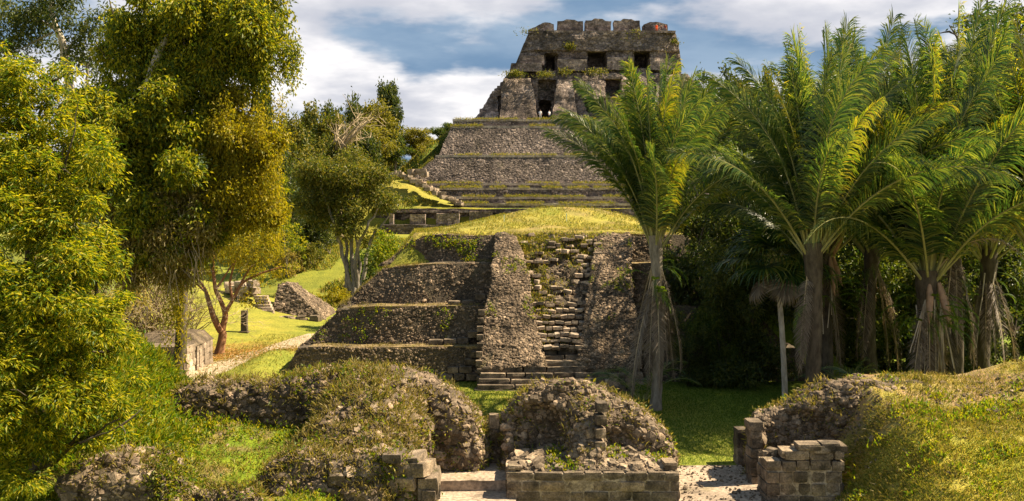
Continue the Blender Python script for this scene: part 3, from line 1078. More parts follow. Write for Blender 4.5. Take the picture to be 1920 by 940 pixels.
# ------------------------------------------------------------------ the tall temple pyramid
def relief(geo, rows, boxes, yfun, res, amp, seed, depth_back=7.0, mi=0):
    """a wall front with real recesses and projections.
    rows: (z, x left, x right) bottom to top; boxes: (xa, xb, za, zb, depth) depth>0 goes in; yfun(x, z)"""
    rows = np.array(rows, float)
    z0, z1 = rows[0, 0], rows[-1, 0]
    nz = int((z1 - z0) / res) + 1
    w = rows[:, 2] - rows[:, 1]
    nx = int(w.max() / res) + 1
    z = np.linspace(z0, z1, nz)
    xl, xr = np.interp(z, rows[:, 0], rows[:, 1]), np.interp(z, rows[:, 0], rows[:, 2])
    u = np.linspace(0, 1, nx)
    X = xl[None] + (xr - xl)[None] * u[:, None]
    Z = np.broadcast_to(z, X.shape).copy()
    Y = yfun(X, Z)
    q = np.stack([X, Y, Z], -1).reshape(-1, 3)
    Y = Y + (fbm(q * 0.45, 4, 0.55, seed) * amp).reshape(Y.shape)
    for xa, xb, za, zb, dd in boxes:
        ins = (X > xa) & (X < xb) & (Z > za) & (Z < zb)
        Y = np.where(ins, Y + dd, Y)
    V = np.stack([X, Y, Z], -1)
    jit = fbmv(V.reshape(-1, 3) * 1.7, 2, seed + 3).reshape(V.shape) * amp * 0.35
    V = V + jit
    L, Rr = V[:1].copy(), V[-1:].copy()
    Ls, Rs = [], []
    for s in (1.0, 0.55, 0.2):
        a = L.copy()
        a[..., 1] += depth_back * s
        a[..., 0] -= 0.4 * s
        Ls.append(a)
        b = Rr.copy()
        b[..., 1] += depth_back * (1.2 - s)
        b[..., 0] += 0.4 * (1.2 - s)
        Rs.append(b)
    V = np.concatenate(Ls + [V] + Rs, 0)
    V = np.concatenate([V, V[:, -1:] + np.array((0, depth_back, 0.0))], 1)
    geo.add(V.reshape(-1, 3), grid(V.shape[0], V.shape[1]), mi)
    return geo


def build_temple():
    rng = np.random.default_rng(5)
    off = np.array((14.0, 145.0, 8.7))
    root = thing('temple_pyramid', 'tall grey stone temple pyramid with stepped terraces and a crenellated roof comb', 'temple', off)

    def terrace(name, y0, y1, zb_px, zt_px, xlb, xlt, seed, xrb=None, xrt=None, amp=0.22, nst=2400, ssz=0.07):
        zb, zt = PZ(zb_px, y0), PZ(zt_px, y1)
        lb, lt = PX(xlb, y0), PX(xlt, y1)
        rb = PX(xrb or (2244 - xlb), y0)
        rt = PX(xrt or (2244 - xlt), y1)
        g = Geo()
        worn_block(g, lb, rb, y0, y0 + 14, zb, zt, (lt, rt, y1, y1 + 10), 0.7, amp, 0.35, 0, seed, back=False)
        V = g.verts()
        Fq = np.concatenate(g.f)
        o = link(name, g.mesh(name, [M['castle_fine' if name == 'plinth' else 'castle']], False, off), root)
        if nst:
            p, nr = sample_surface(V, Fq, nst, rng, lambda c, n: (n[:, 1] < -0.2) * (c[:, 0] < PX(1240, y0)) + 0.5 * (n[:, 0] < -0.5) * (c[:, 1] < y0 + 6))
            gs = Geo()
            stones(gs, p, nr, ssz * np.exp(rng.normal(0, 0.4, nst)), rng, 0.6, 0.22, False, 1.35)
            link('rubble_facing', gs.mesh('rubble_facing', [M['castle_rubble']], False, off), o, 'stuff')
        g = Geo()
        worn_block(g, lt - 0.12, PX(1330, y1), y1 - 0.14, y1 + 0.9, zt - 0.12, zt + 0.24, None, 0.6, 0.10, 0.7, 0, seed + 60, back=False)  # added pale strip: sunlit grass edge put into its colour
        link('lit_ledge', g.mesh('lit_ledge', [M['lit_edge']], False, off), o)
        # grass along the edge
        e, en = sample_surface(V, Fq, 1500, rng, lambda c, n: (n[:, 2] > 0.7) * (c[:, 1] < y1 + 0.9) * (c[:, 0] < PX(1300, y0)) * (vnoise(c * 0.5, 9) > 0.35))
        e = e + (0, -0.25, 0.2)
        gg = Geo()
        e = np.repeat(e, 3, 0) + rng.normal(0, 0.15, (len(e) * 3, 3))
        leaves(gg, e, rng.normal(0, 0.5, e.shape) + (0, 0, 1.0), 0.22, 0.07, rng)
        link('ledge_grass', gg.mesh('ledge_grass', [M['grass']], False, off), o, 'stuff')
        return V

    terrace('plinth', 141.6, 141.8, 400, 384.5, 846, 852, 1, amp=0.1, nst=500)
    terrace('plinth', 143.4, 143.6, 388, 372.0, 850, 850, 2, amp=0.14, nst=500)
    terrace('terrace', 145.2, 145.6, 376, 355.0, 806, 800, 3, nst=3200)
    terrace('plinth', 146.8, 147.0, 357, 346.5, 830, 800, 4, amp=0.15, nst=500)
    terrace('terrace', 148.0, 150.6, 352, 294.0, 752, 818, 5, nst=13000)
    terrace('terrace', 152.2, 155.2, 294, 239.0, 822, 846, 6, nst=11000)
    terrace('plinth', 155.6, 156.0, 241, 226.5, 846, 850, 7, amp=0.12, nst=700)

    # middle storey
    D = 160.0
    def bx(xa, xb, ya, yb, dd, d=162.0):
        return (PX(xa, d), PX(xb, d), PZ(yb, d), PZ(ya, d), dd)
    z0, zm, z1 = PZ(228, D), PZ(165, D), PZ(132, D)
    g = Geo()
    rows = [(z0, PX(882, D), PX(1372, D)), (PZ(205, D), PX(903, D), PX(1352, D)), (zm, PX(932, D), PX(1322, D)), (PZ(142, D), PX(944, D), PX(1306, D)), (z1, PX(954, D), PX(1298, D))]
    yf = lambda x, z: 160.0 + 0.36 * (z - z0) - 1.2 * sstep(z1 - 1.4, z1 - 0.7, z) * 0 + 0.035 * np.abs(x - 14) ** 1.25
    relief(g, rows, [bx(1010, 1042, 148, 231, 1.6), bx(1012, 1033, 188, 226, 5.0), bx(1137, 1167, 149, 186, 2.2), bx(1098, 1125, 187, 212, 2.5)], yf, 0.26, 0.55, 11)
    link('lower_storey', g.mesh('lower_storey', [M['castle']], False, off), root)
    # sloping piers of the middle storey
    def pier(xa, xb, ya, yb, y0, y1, seed, shrink=(4, 4), name='pier', amp=0.3, dep=3.0, mat='castle_fine'):
        d = y0
        g = Geo()
        worn_block(g, PX(xa, d), PX(xb, d), y0, y0 + dep, PZ(yb, d), PZ(ya, d), (PX(xa + shrink[0], d), PX(xb - shrink[1], d), y1, y0 + dep), 0.3, amp, 0.6, 0, seed, back=False)
        return link(name, g.mesh(name, [M[mat]], False, off), root)
    pier(937, 1008, 143, 227, 158.6, 161.4, 21, (6, 12), dep=5)
    pier(1034, 1084, 146, 227, 158.8, 161.4, 22, (13, 10), dep=5)
    pier(1130, 1178, 186, 222, 158.6, 159.0, 23, (2, 2), dep=4)
    pier(1166, 1190, 147, 222, 159.0, 160.6, 24, (1, 1), dep=5)
    pier(1096, 1136, 150, 186, 160.2, 161.6, 25, (3, 3), dep=4)
    pier(1232, 1296, 136, 225, 159.8, 162.4, 26, (6, 10), dep=5, amp=0.5)
    pier(888, 936, 166, 227, 159.6, 162.6, 27, (34, 6), dep=5, amp=0.45)
    # stones stepping up the flank
    for i in range(17):
        t = rng.random()
        put_block(root, off, (PX(899 + 49 * t + rng.normal(0, 2.5), 161), 161.3 + 1.8 * t, PZ(225 - 80 * t, 161) - 0.55), rng.uniform(0.7, 1.7), 1.6, rng.uniform(0.6, 1.1), rng.normal(0, 0.3), rng, 'flank_stone', TEMPLE_BLOCKS)

    # upper storey
    D = 165.0
    z0, z1 = PZ(142, D), PZ(60, D)
    g = Geo()
    rows = [(z0, PX(957, D), PX(1280, D)), (PZ(103, D), PX(974, D), PX(1279, D)), (PZ(97, D), PX(977, D), PX(1277, D)), (PZ(80, D), PX(983, D), PX(1274, D)), (z1, PX(992, D), PX(1268, D))]
    zc = PZ(97, D)
    yf = lambda x, z: 164.3 + 0.07 * np.maximum(0, z - zc) + 0.35 * (z < zc) + 0.4 * np.maximum(0, np.abs(x - 14.4) - 10.5)
    b2 = lambda *a: bx(*a, d=165.0)
    relief(g, rows, [b2(1103, 1136, 97, 126, 5.5), b2(1190, 1218, 97, 127, 5.5), b2(1020, 1046, 101, 131, 1.8), b2(1024, 1040, 103, 131, 4.0)], yf, 0.2, 0.42, 41)
    link('upper_storey', g.mesh('upper_storey', [M['castle']], False, off), root)
    pier(974, 1020, 104, 122, 163.4, 163.5, 51, (1, 0), 'pier', 0.15, 3)
    pier(956, 1016, 118, 134, 162.4, 162.5, 52, (3, 0), 'pier', 0.15, 4)
    pier(1045, 1101, 111, 133, 162.6, 162.7, 53, (1, 1), 'pier', 0.15, 4)
    pier(1139, 1190, 107, 131, 163.4, 163.6, 54, (1, 1), 'pier', 0.15, 4)
    pier(1219, 1278, 108, 131, 163.6, 163.9, 55, (0, 2), 'pier', 0.2, 4)
    g = Geo()
    worn_block(g, PX(992, 165), PX(1266, 165), 164.5, 168, PZ(63, 165), PZ(58.5, 165), None, 0.3, 0.16, 0.8, 0, 91, back=False)
    link('cornice', g.mesh('cornice', [M['castle_fine']], False, off), root)
    # door heads
    for xa, xb, yy in ((1099, 1140, 96.0), (1187, 1221, 96.0), (1136, 1168, 148), (1128, 1180, 184)):
        g = Geo()
        d = 164.0 if yy < 100 else 158.6
        worn_block(g, PX(xa, d), PX(xb, d), d, d + 1.2, PZ(yy, d), PZ(yy - 3.5, d), None, 0.3, 0.06, 1.0, 0, int(xa))
        link('lintel', g.mesh('lintel', [M['castle_fine']], False, off), root)
    # roof comb
    for i, (xa, xb, ya, yk, sl) in enumerate(((990, 1039, 56, 42, 1), (1045, 1093, 40, 35.5, 0), (1098, 1146, 39, 33.5, 0), (1152, 1200, 39, 34, 0), (1207, 1252, 46, 41, 2))):
        d = 166.5
        x0, x1 = PX(xa, d), PX(xb, d)
        n = 26
        xs = np.linspace(x0, x1, n)
        t = np.linspace(0, 1, n)
        if sl == 0:
            zt = PZ(ya, d) + 0.7 * (PZ(yk, d) - PZ(ya, d)) * sstep(0.22, 0.36, t) * (1 - sstep(0.66, 0.80, t))
        elif sl == 1:
            zt = PZ(ya, d) + (PZ(yk, d) - PZ(ya, d)) * sstep(-0.1, 0.72, t) - 0.35 * sstep(0.8, 1, t)
        else:
            zt = PZ(ya, d) + (PZ(yk, d) - PZ(ya, d)) * sstep(0.0, 0.3, t) * (1 - sstep(0.5, 1.0, t))
        zb = PZ(62, d)
        secs = []
        for x, z in zip(xs, zt):
            v = np.linspace(0, 1, 12)[:, None]
            fr = np.concatenate([np.full((12, 1), x), np.full((12, 1), d) + 0.05 * v, zb + (z - zb) * v], 1)
            bk = fr[::-1].copy()
            bk[:, 1] += 2.2
            secs.append(np.concatenate([fr, bk]))
        V = np.stack(secs)
        cap0, cap1 = V[:1].copy(), V[-1:].copy()
        cap0[..., 1] = d + 1.1
        cap1[..., 1] = d + 1.1
        V = np.concatenate([cap0, V, cap1])
        sh = V.shape
        V = V.reshape(-1, 3)
        V = V + fbmv(V * 0.9, 4, 120 + i) * 0.15
        link('roof_comb_block', mk_mesh('roof_comb_block', V - off, grid(sh[0], sh[1]), [M['castle_fine']]), root)
        for s in ((0.12, 0.3, 0.5, 0.7, 0.88) if sl == 0 else ()):
            pass
    # weeds that grow on its ledges
    gg = Geo()
    for (px, py, d, w, n, sz) in ((965, 140, 160.4, 1.4, 420, 0.4), (1022, 141, 161, 1.3, 240, 0.35), (1060, 136, 161.5, 1.0, 160, 0.35), (1118, 136, 161.5, 1.6, 300, 0.35), (1068, 88, 164.2, 0.8, 420, 0.35), (1180, 75, 165, 1.4, 300, 0.3), (1190, 64, 165, 1.2, 300, 0.3), (1262, 80, 166, 0.8, 350, 0.35), (1000, 62, 165.2, 2.2, 260, 0.3)):
        c = P(px, py, d)
        p = c + rng.normal(0, 1, (n, 3)) * (w * 0.6, 0.4, 0.32)
        leaves(gg, p, rng.normal(0, 0.6, p.shape) + (0, -0.1, 0.6), sz, 0.16, rng)
    link('weeds', gg.mesh('weeds', [M['lf_olive']], False, off), root, 'stuff')
    # broken stair that climbs beside the lowest terraces
    for i in range(34):
        t = i / 33
        for j in range(2):
            put_block(root, off, (PX(748 + 108 * t, 142.4) + j * 0.9 + rng.normal(0, 0.15), 143.6 - 2.4 * t + rng.normal(0, 0.3), PZ(327 + 53 * t, 142.4) + rng.normal(0, 0.12) - j * 0.25), rng.uniform(0.6, 1.1), 0.9, rng.uniform(0.35, 0.6), rng.normal(0, 0.3), rng, 'stair_stone', PALE_BLOCKS)
    for i in range(7):
        put_block(root, off, P(742 + rng.uniform(-6, 12), 322 + rng.uniform(0, 8), 144), 1.0, 1.2, 0.7, rng.normal(0, 0.4), rng, 'stair_stone', PALE_BLOCKS)
    for i in range(8):
        put_block(root, off, P(785 + rng.uniform(-14, 14), 328 - rng.uniform(0, 7), 146.4), 1.0, 1.2, 0.8, rng.normal(0, 0.4), rng, 'stair_stone', PALE_BLOCKS)


TEMPLE_BLOCKS = block_variants(M['castle_fine'])
build_temple()


def build_plaza_wall():
    rng = np.random.default_rng(51)
    D = 138.0
    off = np.array((-10.0, D, 5.0))
    root = thing('terrace_wall', 'long low stone wall with square plinth blocks at the foot of the tall temple', 'wall', off)
    g = Geo()
    worn_block(g, PX(715, D), PX(1330, D), D - 0.8, D + 3.0, 3.5, PZ(421.5, D), None, 0.5, 0.14, 0.6, 0, 1)
    link('base_course', g.mesh('base_course', [M['castle']], False, off), root)
    g = Geo()
    worn_block(g, PX(700, 140), PX(1330, 140), 139.6, 142.5, 5.0, PZ(391.5, 139.6), None, 0.5, 0.2, 0.5, 0, 2)
    link('wall', g.mesh('wall', [M['castle']], False, off), root)
    g = Geo()
    worn_block(g, PX(738, 140), PX(930, 140), 139.1, 139.9, PZ(399, 139.2), PZ(395, 139.2), None, 0.5, 0.1, 0.6, 0, 5)
    link('moulding', g.mesh('moulding', [M['castle_fine']], False, off), root)
    for i, (xa, xb, ya) in enumerate(((730, 738, 402), (768, 797, 402), (818, 861, 400.5), (880, 923, 396.5), (945, 985, 397), (1010, 1050, 397))):
        g = Geo()
        worn_block(g, PX(xa, 137.9), PX(xb, 137.9), 137.9, 139.2, PZ(421, 138), PZ(ya, 138), None, 0.3, 0.09, 0.9, 0, 11 + i)
        link('plinth_block', g.mesh('plinth_block', [M['castle_fine']], False, off), root)


build_plaza_wall()
# ------------------------------------------------------------------ ruined walls close by
def ruin_wall(path, res=0.085, nv=56, amp=0.16, freq=1.2, seed=0, carve=None, square=0.45):
    """rounded, eroded wall along a line of (x, y, z top, half thickness, z bottom); returns vertices and quads"""
    path = np.array(path, float)
    seg = np.concatenate([[0], np.cumsum(np.linalg.norm(np.diff(path[:, :3], axis=0), axis=1))])
    n = max(8, int(seg[-1] / res))
    t = np.linspace(0, seg[-1], n)
    q = np.stack([np.interp(t, seg, path[:, k]) for k in range(5)], 1)
    # soften the corners of the polyline
    for _ in range(3):
        q[1:-1] = (q[:-2] + 2 * q[1:-1] + q[2:]) / 4
    d = np.gradient(q[:, :2], axis=0)
    d /= np.linalg.norm(d, axis=1)[:, None] + 1e-9
    nr = np.stack([d[:, 1], -d[:, 0]], 1)           # towards the viewer for a wall that runs left to right
    th = np.linspace(np.pi, 0, nv)
    cx = np.sign(np.cos(th)) * np.abs(np.cos(th)) ** square
    cz = np.abs(np.sin(th)) ** square
    end = np.minimum(1, np.minimum(np.arange(n), np.arange(n)[::-1]) / (0.5 / res))
    hh = q[:, 3] * (0.25 + 0.75 * np.sqrt(end))
    xy = q[:, None, :2] - nr[:, None] * (cx[None, :] * hh[:, None])[..., None]
    z = q[:, None, 4] + (q[:, None, 2] - q[:, None, 4]) * cz[None] * (0.35 + 0.65 * end[:, None] ** 0.4)
    V = np.concatenate([xy, z[..., None]], 2).reshape(-1, 3)
    if carve is not None:
        V = carve(V)
    lump = np.abs(fbmv(V * 2.3, 3, seed + 31)) - 0.2
    V = V + fbmv(V * freq, 4, seed) * amp * 1.15 + lump * 0.2 + fbmv(V * 5.5, 3, seed + 9) * 0.10
    return V, grid(n, nv)


def cover(V, Fq, n, rng, keep):
    p, nr = sample_surface(V, Fq, n, rng, keep)
    return p, nr


def plants_on(p, n, rng, per, length, width, spread=0.08, up=0.8, mat='weed', geo=None, mi=0):
    geo = geo or Geo()
    q = np.repeat(p, per, 0) + rng.normal(0, spread, (len(p) * per, 3))
    dd = np.repeat(n, per, 0) * 0.5 + rng.normal(0, 0.55, q.shape) + (0, 0, up * 0.5)
    leaves(geo, q, dd, length, width, rng, mi)
    return geo


def dress(root, core, V, Fq, off, rng, n_single, n_small, size, face=None, grass=0, weeds=0, dry=0, zmin=-9.0, smin=0.042):
    """single stones, small rubble, grass and creepers on a ruined wall"""
    vis = face or (lambda c, n: (n[:, 1] < 0.25) * (c[:, 2] > zmin) * 1.0)
    p, nr = sample_surface(V, Fq, n_single, rng, vis)
    for a, b in zip(p, nr):
        put_stone(core, off, a - b * size * 0.15, b, size * math.exp(float(np.clip(rng.normal(0, 0.3), -0.6, 0.42))), rng, 'stone', rng.uniform(0.5, 0.8), rng.uniform(1.0, 1.5), upright=rng.random() < 0.7)
    g = Geo()
    p, nr = sample_surface(V, Fq, n_small, rng, vis)
    stones(g, p, nr, smin * np.exp(rng.normal(0, 0.45, n_small)), rng, 0.7, 0.24, False, 1.25)
    link('rubble', g.mesh('rubble', [M['rubble']], False, off), core, 'stuff')
    gg = Geo()
    if dry:
        p, nr = sample_surface(V, Fq, dry, rng, lambda c, n: (n[:, 2] > 0.15) * (vnoise(c * 1.3, 8) > 0.3))
        plants_on(p, nr, rng, 8, 0.19, 0.03, 0.07, 0.9, geo=gg, mi=0)
    if grass:
        p, nr = sample_surface(V, Fq, grass, rng, lambda c, n: (n[:, 2] > 0.1) * (vnoise(c * 1.1, 18) > 0.42))
        plants_on(p, nr, rng, 8, 0.15, 0.032, 0.07, 0.9, geo=gg, mi=1)
    if weeds:
        p, nr = sample_surface(V, Fq, weeds, rng, lambda c, n: (n[:, 1] < 0.3) * (vnoise(c * 0.9, 28) > 0.5))
        k = len(p) // 2
        plants_on(p[:k], nr[:k], rng, 9, 0.10, 0.06, 0.09, 0.4, geo=gg, mi=2)
        plants_on(p[k:], nr[k:], rng, 9, 0.10, 0.055, 0.10, 0.2, geo=gg, mi=3)
    if gg.n:
        link('plants', gg.mesh('plants', [M['grass_dry'], M['grass'], M['weed'], M['lf_olive']], False, off), core, 'stuff')


def pp(lst, d, half, zb):
    """px, py (, distance) of a wall's crest -> path"""
    out = []
    for e in lst:
        dd = e[2] if len(e) > 2 else d
        out.append((PX(e[0], dd), dd, PZ(e[1], dd), half, zb))
    return out


def build_foreground():
    rng = np.random.default_rng(77)
    # --- wall with the big hump, between the bank and the middle passage
    off = np.array((PX(640, 29), 29.0, 0.0))
    root = thing('ruined_wall', 'overgrown humped ruin wall with a stony spur, beside the sunken grassy hollow', 'ruin', off)
    path = pp([(322, 722), (380, 716), (440, 714), (520, 710), (570, 703), (620, 694), (680, 686), (740, 690), (800, 703), (850, 728), (880, 764), (912, 796)], 29.2, 0.95, 0.0)
    V, Fq = ruin_wall(path, seed=1, amp=0.22)
    core = link('wall_core', mk_mesh('wall_core', V - off, Fq, [M['ruin']], smooth=True), root)
    dress(root, core, V, Fq, off, rng, 290, 11000, 0.085, lambda c, n: (n[:, 1] < 0.1) * (0.45 + (c[:, 0] > -4.5)), 260, 650, 700, 0.3, 0.045)
    path = pp([(702, 690, 28.9), (694, 712, 27.7), (676, 752, 26.6), (655, 800, 25.6), (628, 850, 24.8), (600, 890, 24.3)], 28, 1.7, 0.3)
    V, Fq = ruin_wall(path, seed=2, amp=0.28, square=0.75)
    sp = link('spur', mk_mesh('spur', V - off, Fq, [M['earth']], smooth=True), root)
    dress(root, sp, V, Fq, off, rng, 190, 5200, 0.085, lambda c, n: (n[:, 2] > -0.2) * 1.0, 90, 280, 1250)
    # lower broken wall in front of it
    off = np.array((PX(650, 24.6), 24.6, 0.0))
    root = thing('ruined_wall', 'low broken rubble wall with a squared stone corner beside the worn threshold', 'ruin', off)
    path = pp([(488, 905), (520, 868), (570, 846), (640, 850), (700, 843), (752, 852), (790, 866), (812, 874)], 24.8, 0.75, -0.1)
    V, Fq = ruin_wall(path, seed=3, amp=0.2)
    core = link('wall_core', mk_mesh('wall_core', V - off, Fq, [M['ruin']], smooth=True), root)
    dress(root, core, V, Fq, off, rng, 200, 7000, 0.11, lambda c, n: (n[:, 1] < 0.3) * (0.3 + (c[:, 0] > -4.6)), 220, 420, 420, 0.2)
    for px, py, w, h in ((796, 872, 0.55, 0.36), (766, 866, 0.6, 0.25), (806, 898, 0.5, 0.42), (800, 930, 0.6, 0.42), (770, 895, 0.5, 0.36), (738, 856, 0.5, 0.22), (812, 925, 0.35, 0.4)):
        c = P(px, py, 24.35)
        o = put_block(core, off, c + rng.normal(0, 0.05, 3), w, 0.75, h, rng.normal(0, 0.2), rng, 'corner_block')
        o.rotation_euler = (rng.normal(0, 0.10), rng.normal(0, 0.10), rng.normal(0, 0.2))
    # rubble outcrop far down on the bank
    off = np.array((PX(240, 22.6), 22.6, 0.0))
    root = thing('rubble_outcrop', 'crumbling rubble wall stub poking out below the bright yellow green tree', 'ruin', off)
    path = pp([(110, 896), (150, 874), (190, 860), (240, 850), (295, 858), (330, 876), (352, 908)], 22.6, 0.8, 0.1)
    V, Fq = ruin_wall(path, seed=4, amp=0.25)
    core = link('wall_core', mk_mesh('wall_core', V - off, Fq, [M['ruin']], smooth=True), root)
    dress(root, core, V, Fq, off, rng, 280, 8000, 0.11, None, 160, 520, 200)
    off = np.array((PX(420, 22.4), 22.4, 0.0))
    root = thing('wall_footing', 'low earth covered wall footing along the lower edge of the grassy hollow', 'ruin', off)
    V, Fq = ruin_wall(pp([(340, 926), (400, 921), (460, 924), (510, 919)], 22.4, 0.3, 0.2), seed=5, amp=0.1)
    core = link('wall_core', mk_mesh('wall_core', V - off, Fq, [M['ruin']], smooth=True), root)
    dress(root, core, V, Fq, off, rng, 30, 900, 0.07, None, 100, 60, 80)

    # --- link wall and stub post between the humps
    off = np.array((PX(925, 29.5), 29.5, 0.0))
    root = thing('ruined_wall', 'low dark wall with a stub post between the two rubble humps', 'ruin', off)
    V, Fq = ruin_wall(pp([(880, 786), (905, 789), (930, 787), (965, 782)], 29.6, 0.55, -0.1), seed=6, amp=0.1, square=0.3)
    core = link('wall_core', mk_mesh('wall_core', V - off, Fq, [M['ruin']], smooth=True), root)
    dress(root, core, V, Fq, off, rng, 24, 260, 0.08, lambda c, n: (n[:, 2] > 0.1) * 1.0, 0, 0, 60)
    put_block(root, off, P(926, 789, 29.2), 0.30, 0.3, 0.42, 0.1, rng, 'stub_post', RUIN_BLOCKS)

    # --- central hump with its hollow half dome and spine
    off = np.array((PX(1100, 29), 29.0, 0.0))
    root = thing('ruined_vault', 'rounded rubble hump with a dark hollow and a stony spine over cut block courses', 'ruin', off)
    path = pp([(938, 806), (950, 778), (966, 750), (1000, 726), (1048, 716), (1095, 721), (1135, 740), (1175, 753), (1215, 775), (1240, 800), (1256, 832), (1262, 858)], 29.2, 0.95, -0.2)

    def carve(V):
        for cx, cz, rx, rz, dep in ((0.75, 1.45, 0.95, 1.15, 0.5), (3.3, 1.0, 0.6, 0.8, 0.12)):
            r = np.sqrt(((V[:, 0] - cx) / rx) ** 2 + ((V[:, 2] - cz) / rz) ** 2)
            V = V.copy()
            V[:, 1] += dep * (1 - sstep(0.55, 1.05, r)) * (V[:, 1] < 29.2)
        return V
    V, Fq = ruin_wall(path, seed=7, amp=0.2, carve=carve)
    core = link('wall_core', mk_mesh('wall_core', V - off, Fq, [M['ruin']], smooth=True), root)
    dress(root, core, V, Fq, off, rng, 280, 9000, 0.08, lambda c, n: (n[:, 1] < 0.3) * (0.45 + (n[:, 2] > 0.2) + (c[:, 0] > 2.4)), 60, 110, 300)
    V, Fq = ruin_wall(pp([(1092, 722, 29.0), (1098, 738, 28.5), (1100, 775, 28.0), (1098, 815, 27.6), (1092, 850, 27.1), (1090, 862, 26.9)], 28, 0.5, 0.2), seed=8, amp=0.14)
    sp = link('spine', mk_mesh('spine', V - off, Fq, [M['ruin']], smooth=True), root)
    dress(root, sp, V, Fq, off, rng, 150, 1200, 0.10, lambda c, n: (n[:, 2] > -0.1) * 1.0, 0, 10, 60)
    for i in range(4):
        put_block(sp, off, P(1127 - i * 1.5, 762 + i * 24, 27.7 - i * 0.08), 0.30, 0.5, 0.27, 0.1, rng, 'cut_block')

    # front wall of cut blocks
    D = 26.5
    xa, xb = PX(949, D), PX(1275, D)
    off = np.array(((xa + xb) / 2, D, 0.0))
    root = thing('block_wall', 'straight low wall of dark cut blocks topped with loose rubble before the rounded hump', 'wall', off)
    zt = PZ(886, D)
    hs = (0.30, 0.27, 0.28, 0.25)
    g = Geo()
    worn_block(g, xa + 0.035, xb - 0.035, D + 0.035, D + 1.7, -0.4, zt - 0.06, None, 0.2, 0.02, 1.5, 0, 3)
    link('wall_core', g.mesh('wall_core', [M['lime']], True, off), root)
    course_wall(root, off, (xa, D), (xb, D), zt - sum(hs), hs, 0.42, (0.36, 0.82), rng)
    course_wall(root, off, (xb, D + 0.05), (xb, D + 1.75), zt - sum(hs), hs, 0.42, (0.4, 0.8), rng)
    course_wall(root, off, (xa, D + 1.7), (xa, D + 0.05), zt - sum(hs), hs, 0.42, (0.4, 0.8), rng)
    U, W = np.meshgrid(np.linspace(0, 1, 44), np.linspace(0, 1, 16), indexing='ij')
    V = np.stack([xa + 0.15 + (xb - xa - 0.3) * U, D + 0.2 + 1.7 * W, zt - 0.02 + (0.34 * np.sin(np.pi * np.clip(U * 1.05, 0, 1)) ** 0.6) * W], -1).reshape(-1, 3)
    V = V + fbmv(V * 1.5, 3, 5) * 0.09
    Fq = grid(44, 16)
    bed = link('rubble_bed', mk_mesh('rubble_bed', V - off, Fq, [M['mortar']], smooth=True), root)
    p, nr = sample_surface(V, Fq, 240, rng)
    for a, b in zip(p, nr):
        put_stone(bed, off, a, b + rng.normal(0, 0.3, 3), 0.085 * math.exp(rng.normal(0, 0.32)), rng, 'stone', rng.uniform(0.6, 1.0), rng.uniform(1.0, 1.5))
    g = Geo()
    p, nr = sample_surface(V, Fq, 1300, rng)
    stones(g, p, nr, 0.035 * np.exp(rng.normal(0, 0.4, len(p))), rng, 0.8, 0.25)
    link('rubble', g.mesh('rubble', [M['rubble']], False, off), bed, 'stuff')
    p, nr = sample_surface(V, Fq, 130, rng, lambda c, n: vnoise(c * 1.4, 3) > 0.5)
    gg = plants_on(p, nr, rng, 9, 0.12, 0.05, 0.07, 0.9)
    link('weeds', gg.mesh('weeds', [M['weed']], False, off), bed, 'stuff')
    for px, py, d, w, h in ((1150, 843, 28.2, 0.62, 0.16), (1190, 852, 28.2, 0.55, 0.13), (1222, 862, 28.1, 0.4, 0.12), (1254, 870, 27.0, 0.36, 0.2), (1012, 858, 28.1, 0.6, 0.1), (1044, 852, 28.2, 0.4, 0.12), (966, 873, 26.9, 0.4, 0.12)):
        put_block(root, off, P(px, py, d), w, 0.6, h, rng.normal(0, 0.05), rng, 'cap_stone', RUIN_BLOCKS)

    # --- right hand walls that hold the grass mound
    off = np.array((PX(1500, 29.5), 29.5, 0.0))
    root = thing('ruined_wall', 'dark hollowed rubble wall rising into the big grassy mound', 'ruin', off)

    def carve2(V):
        r = np.sqrt(((V[:, 0] - 8.6) / 1.25) ** 2 + ((V[:, 2] - 1.1) / 1.25) ** 2)
        V = V.copy()
        V[:, 1] += 0.4 * (1 - sstep(0.55, 1.05, r)) * (V[:, 1] < 29.6)
        return V
    V, Fq = ruin_wall(pp([(1404, 812), (1418, 788), (1440, 772), (1475, 757), (1515, 737), (1555, 717), (1610, 712), (1690, 712), (1760, 716)], 29.5, 0.85, -0.2), seed=9, amp=0.18, carve=carve2)
    core = link('wall_core', mk_mesh('wall_core', V - off, Fq, [M['ruin']], smooth=True), root)
    dress(root, core, V, Fq, off, rng, 220, 6500, 0.08, lambda c, n: (n[:, 1] < 0.3) * (0.4 + (n[:, 2] > 0.2)) * (c[:, 0] < 11), 150, 60, 350)
    for i in range(7):
        put_block(root, off, (PX(1416, 28.3) + rng.normal(0, 0.02), 28.5 + rng.normal(0, 0.03), 0.12 + i * 0.27), 0.34 + rng.normal(0, 0.03), 0.6, 0.26, 0.05, rng, 'jamb_block')
    D = 30.4
    off = np.array((PX(1396, D), D, 0.0))
    root = thing('stone_pillar', 'short square stone pillar at the lawn end of the passage', 'pillar', off)
    z = -0.05
    for i in range(4):
        put_block(root, off, (PX(1396, D), D + 0.3, z + 0.15), 0.46 - 0.02 * (i % 2), 0.6, 0.3, 0.02, rng, 'block')
        z += 0.295
    D = 26.6
    xa, xb = PX(1437, D), PX(1584, D)
    off = np.array(((xa + xb) / 2, D, 0.0))
    root = thing('block_wall', 'stepped block wall with pale joints at the corner of the grassy mound', 'wall', off)
    g = Geo()
    worn_block(g, xa + 0.05, xb - 0.05, D + 0.04, D + 1.1, -0.4, 0.98, (xa + 0.05, xb - 0.05, D + 0.04, D + 1.1), 0.2, 0.025, 1.5, 0, 6)
    link('wall_core', g.mesh('wall_core', [M['lime']], True, off), root)
    zb = -0.15
    hs = (0.32, 0.34, 0.33, 0.30, 0.28, 0.2)
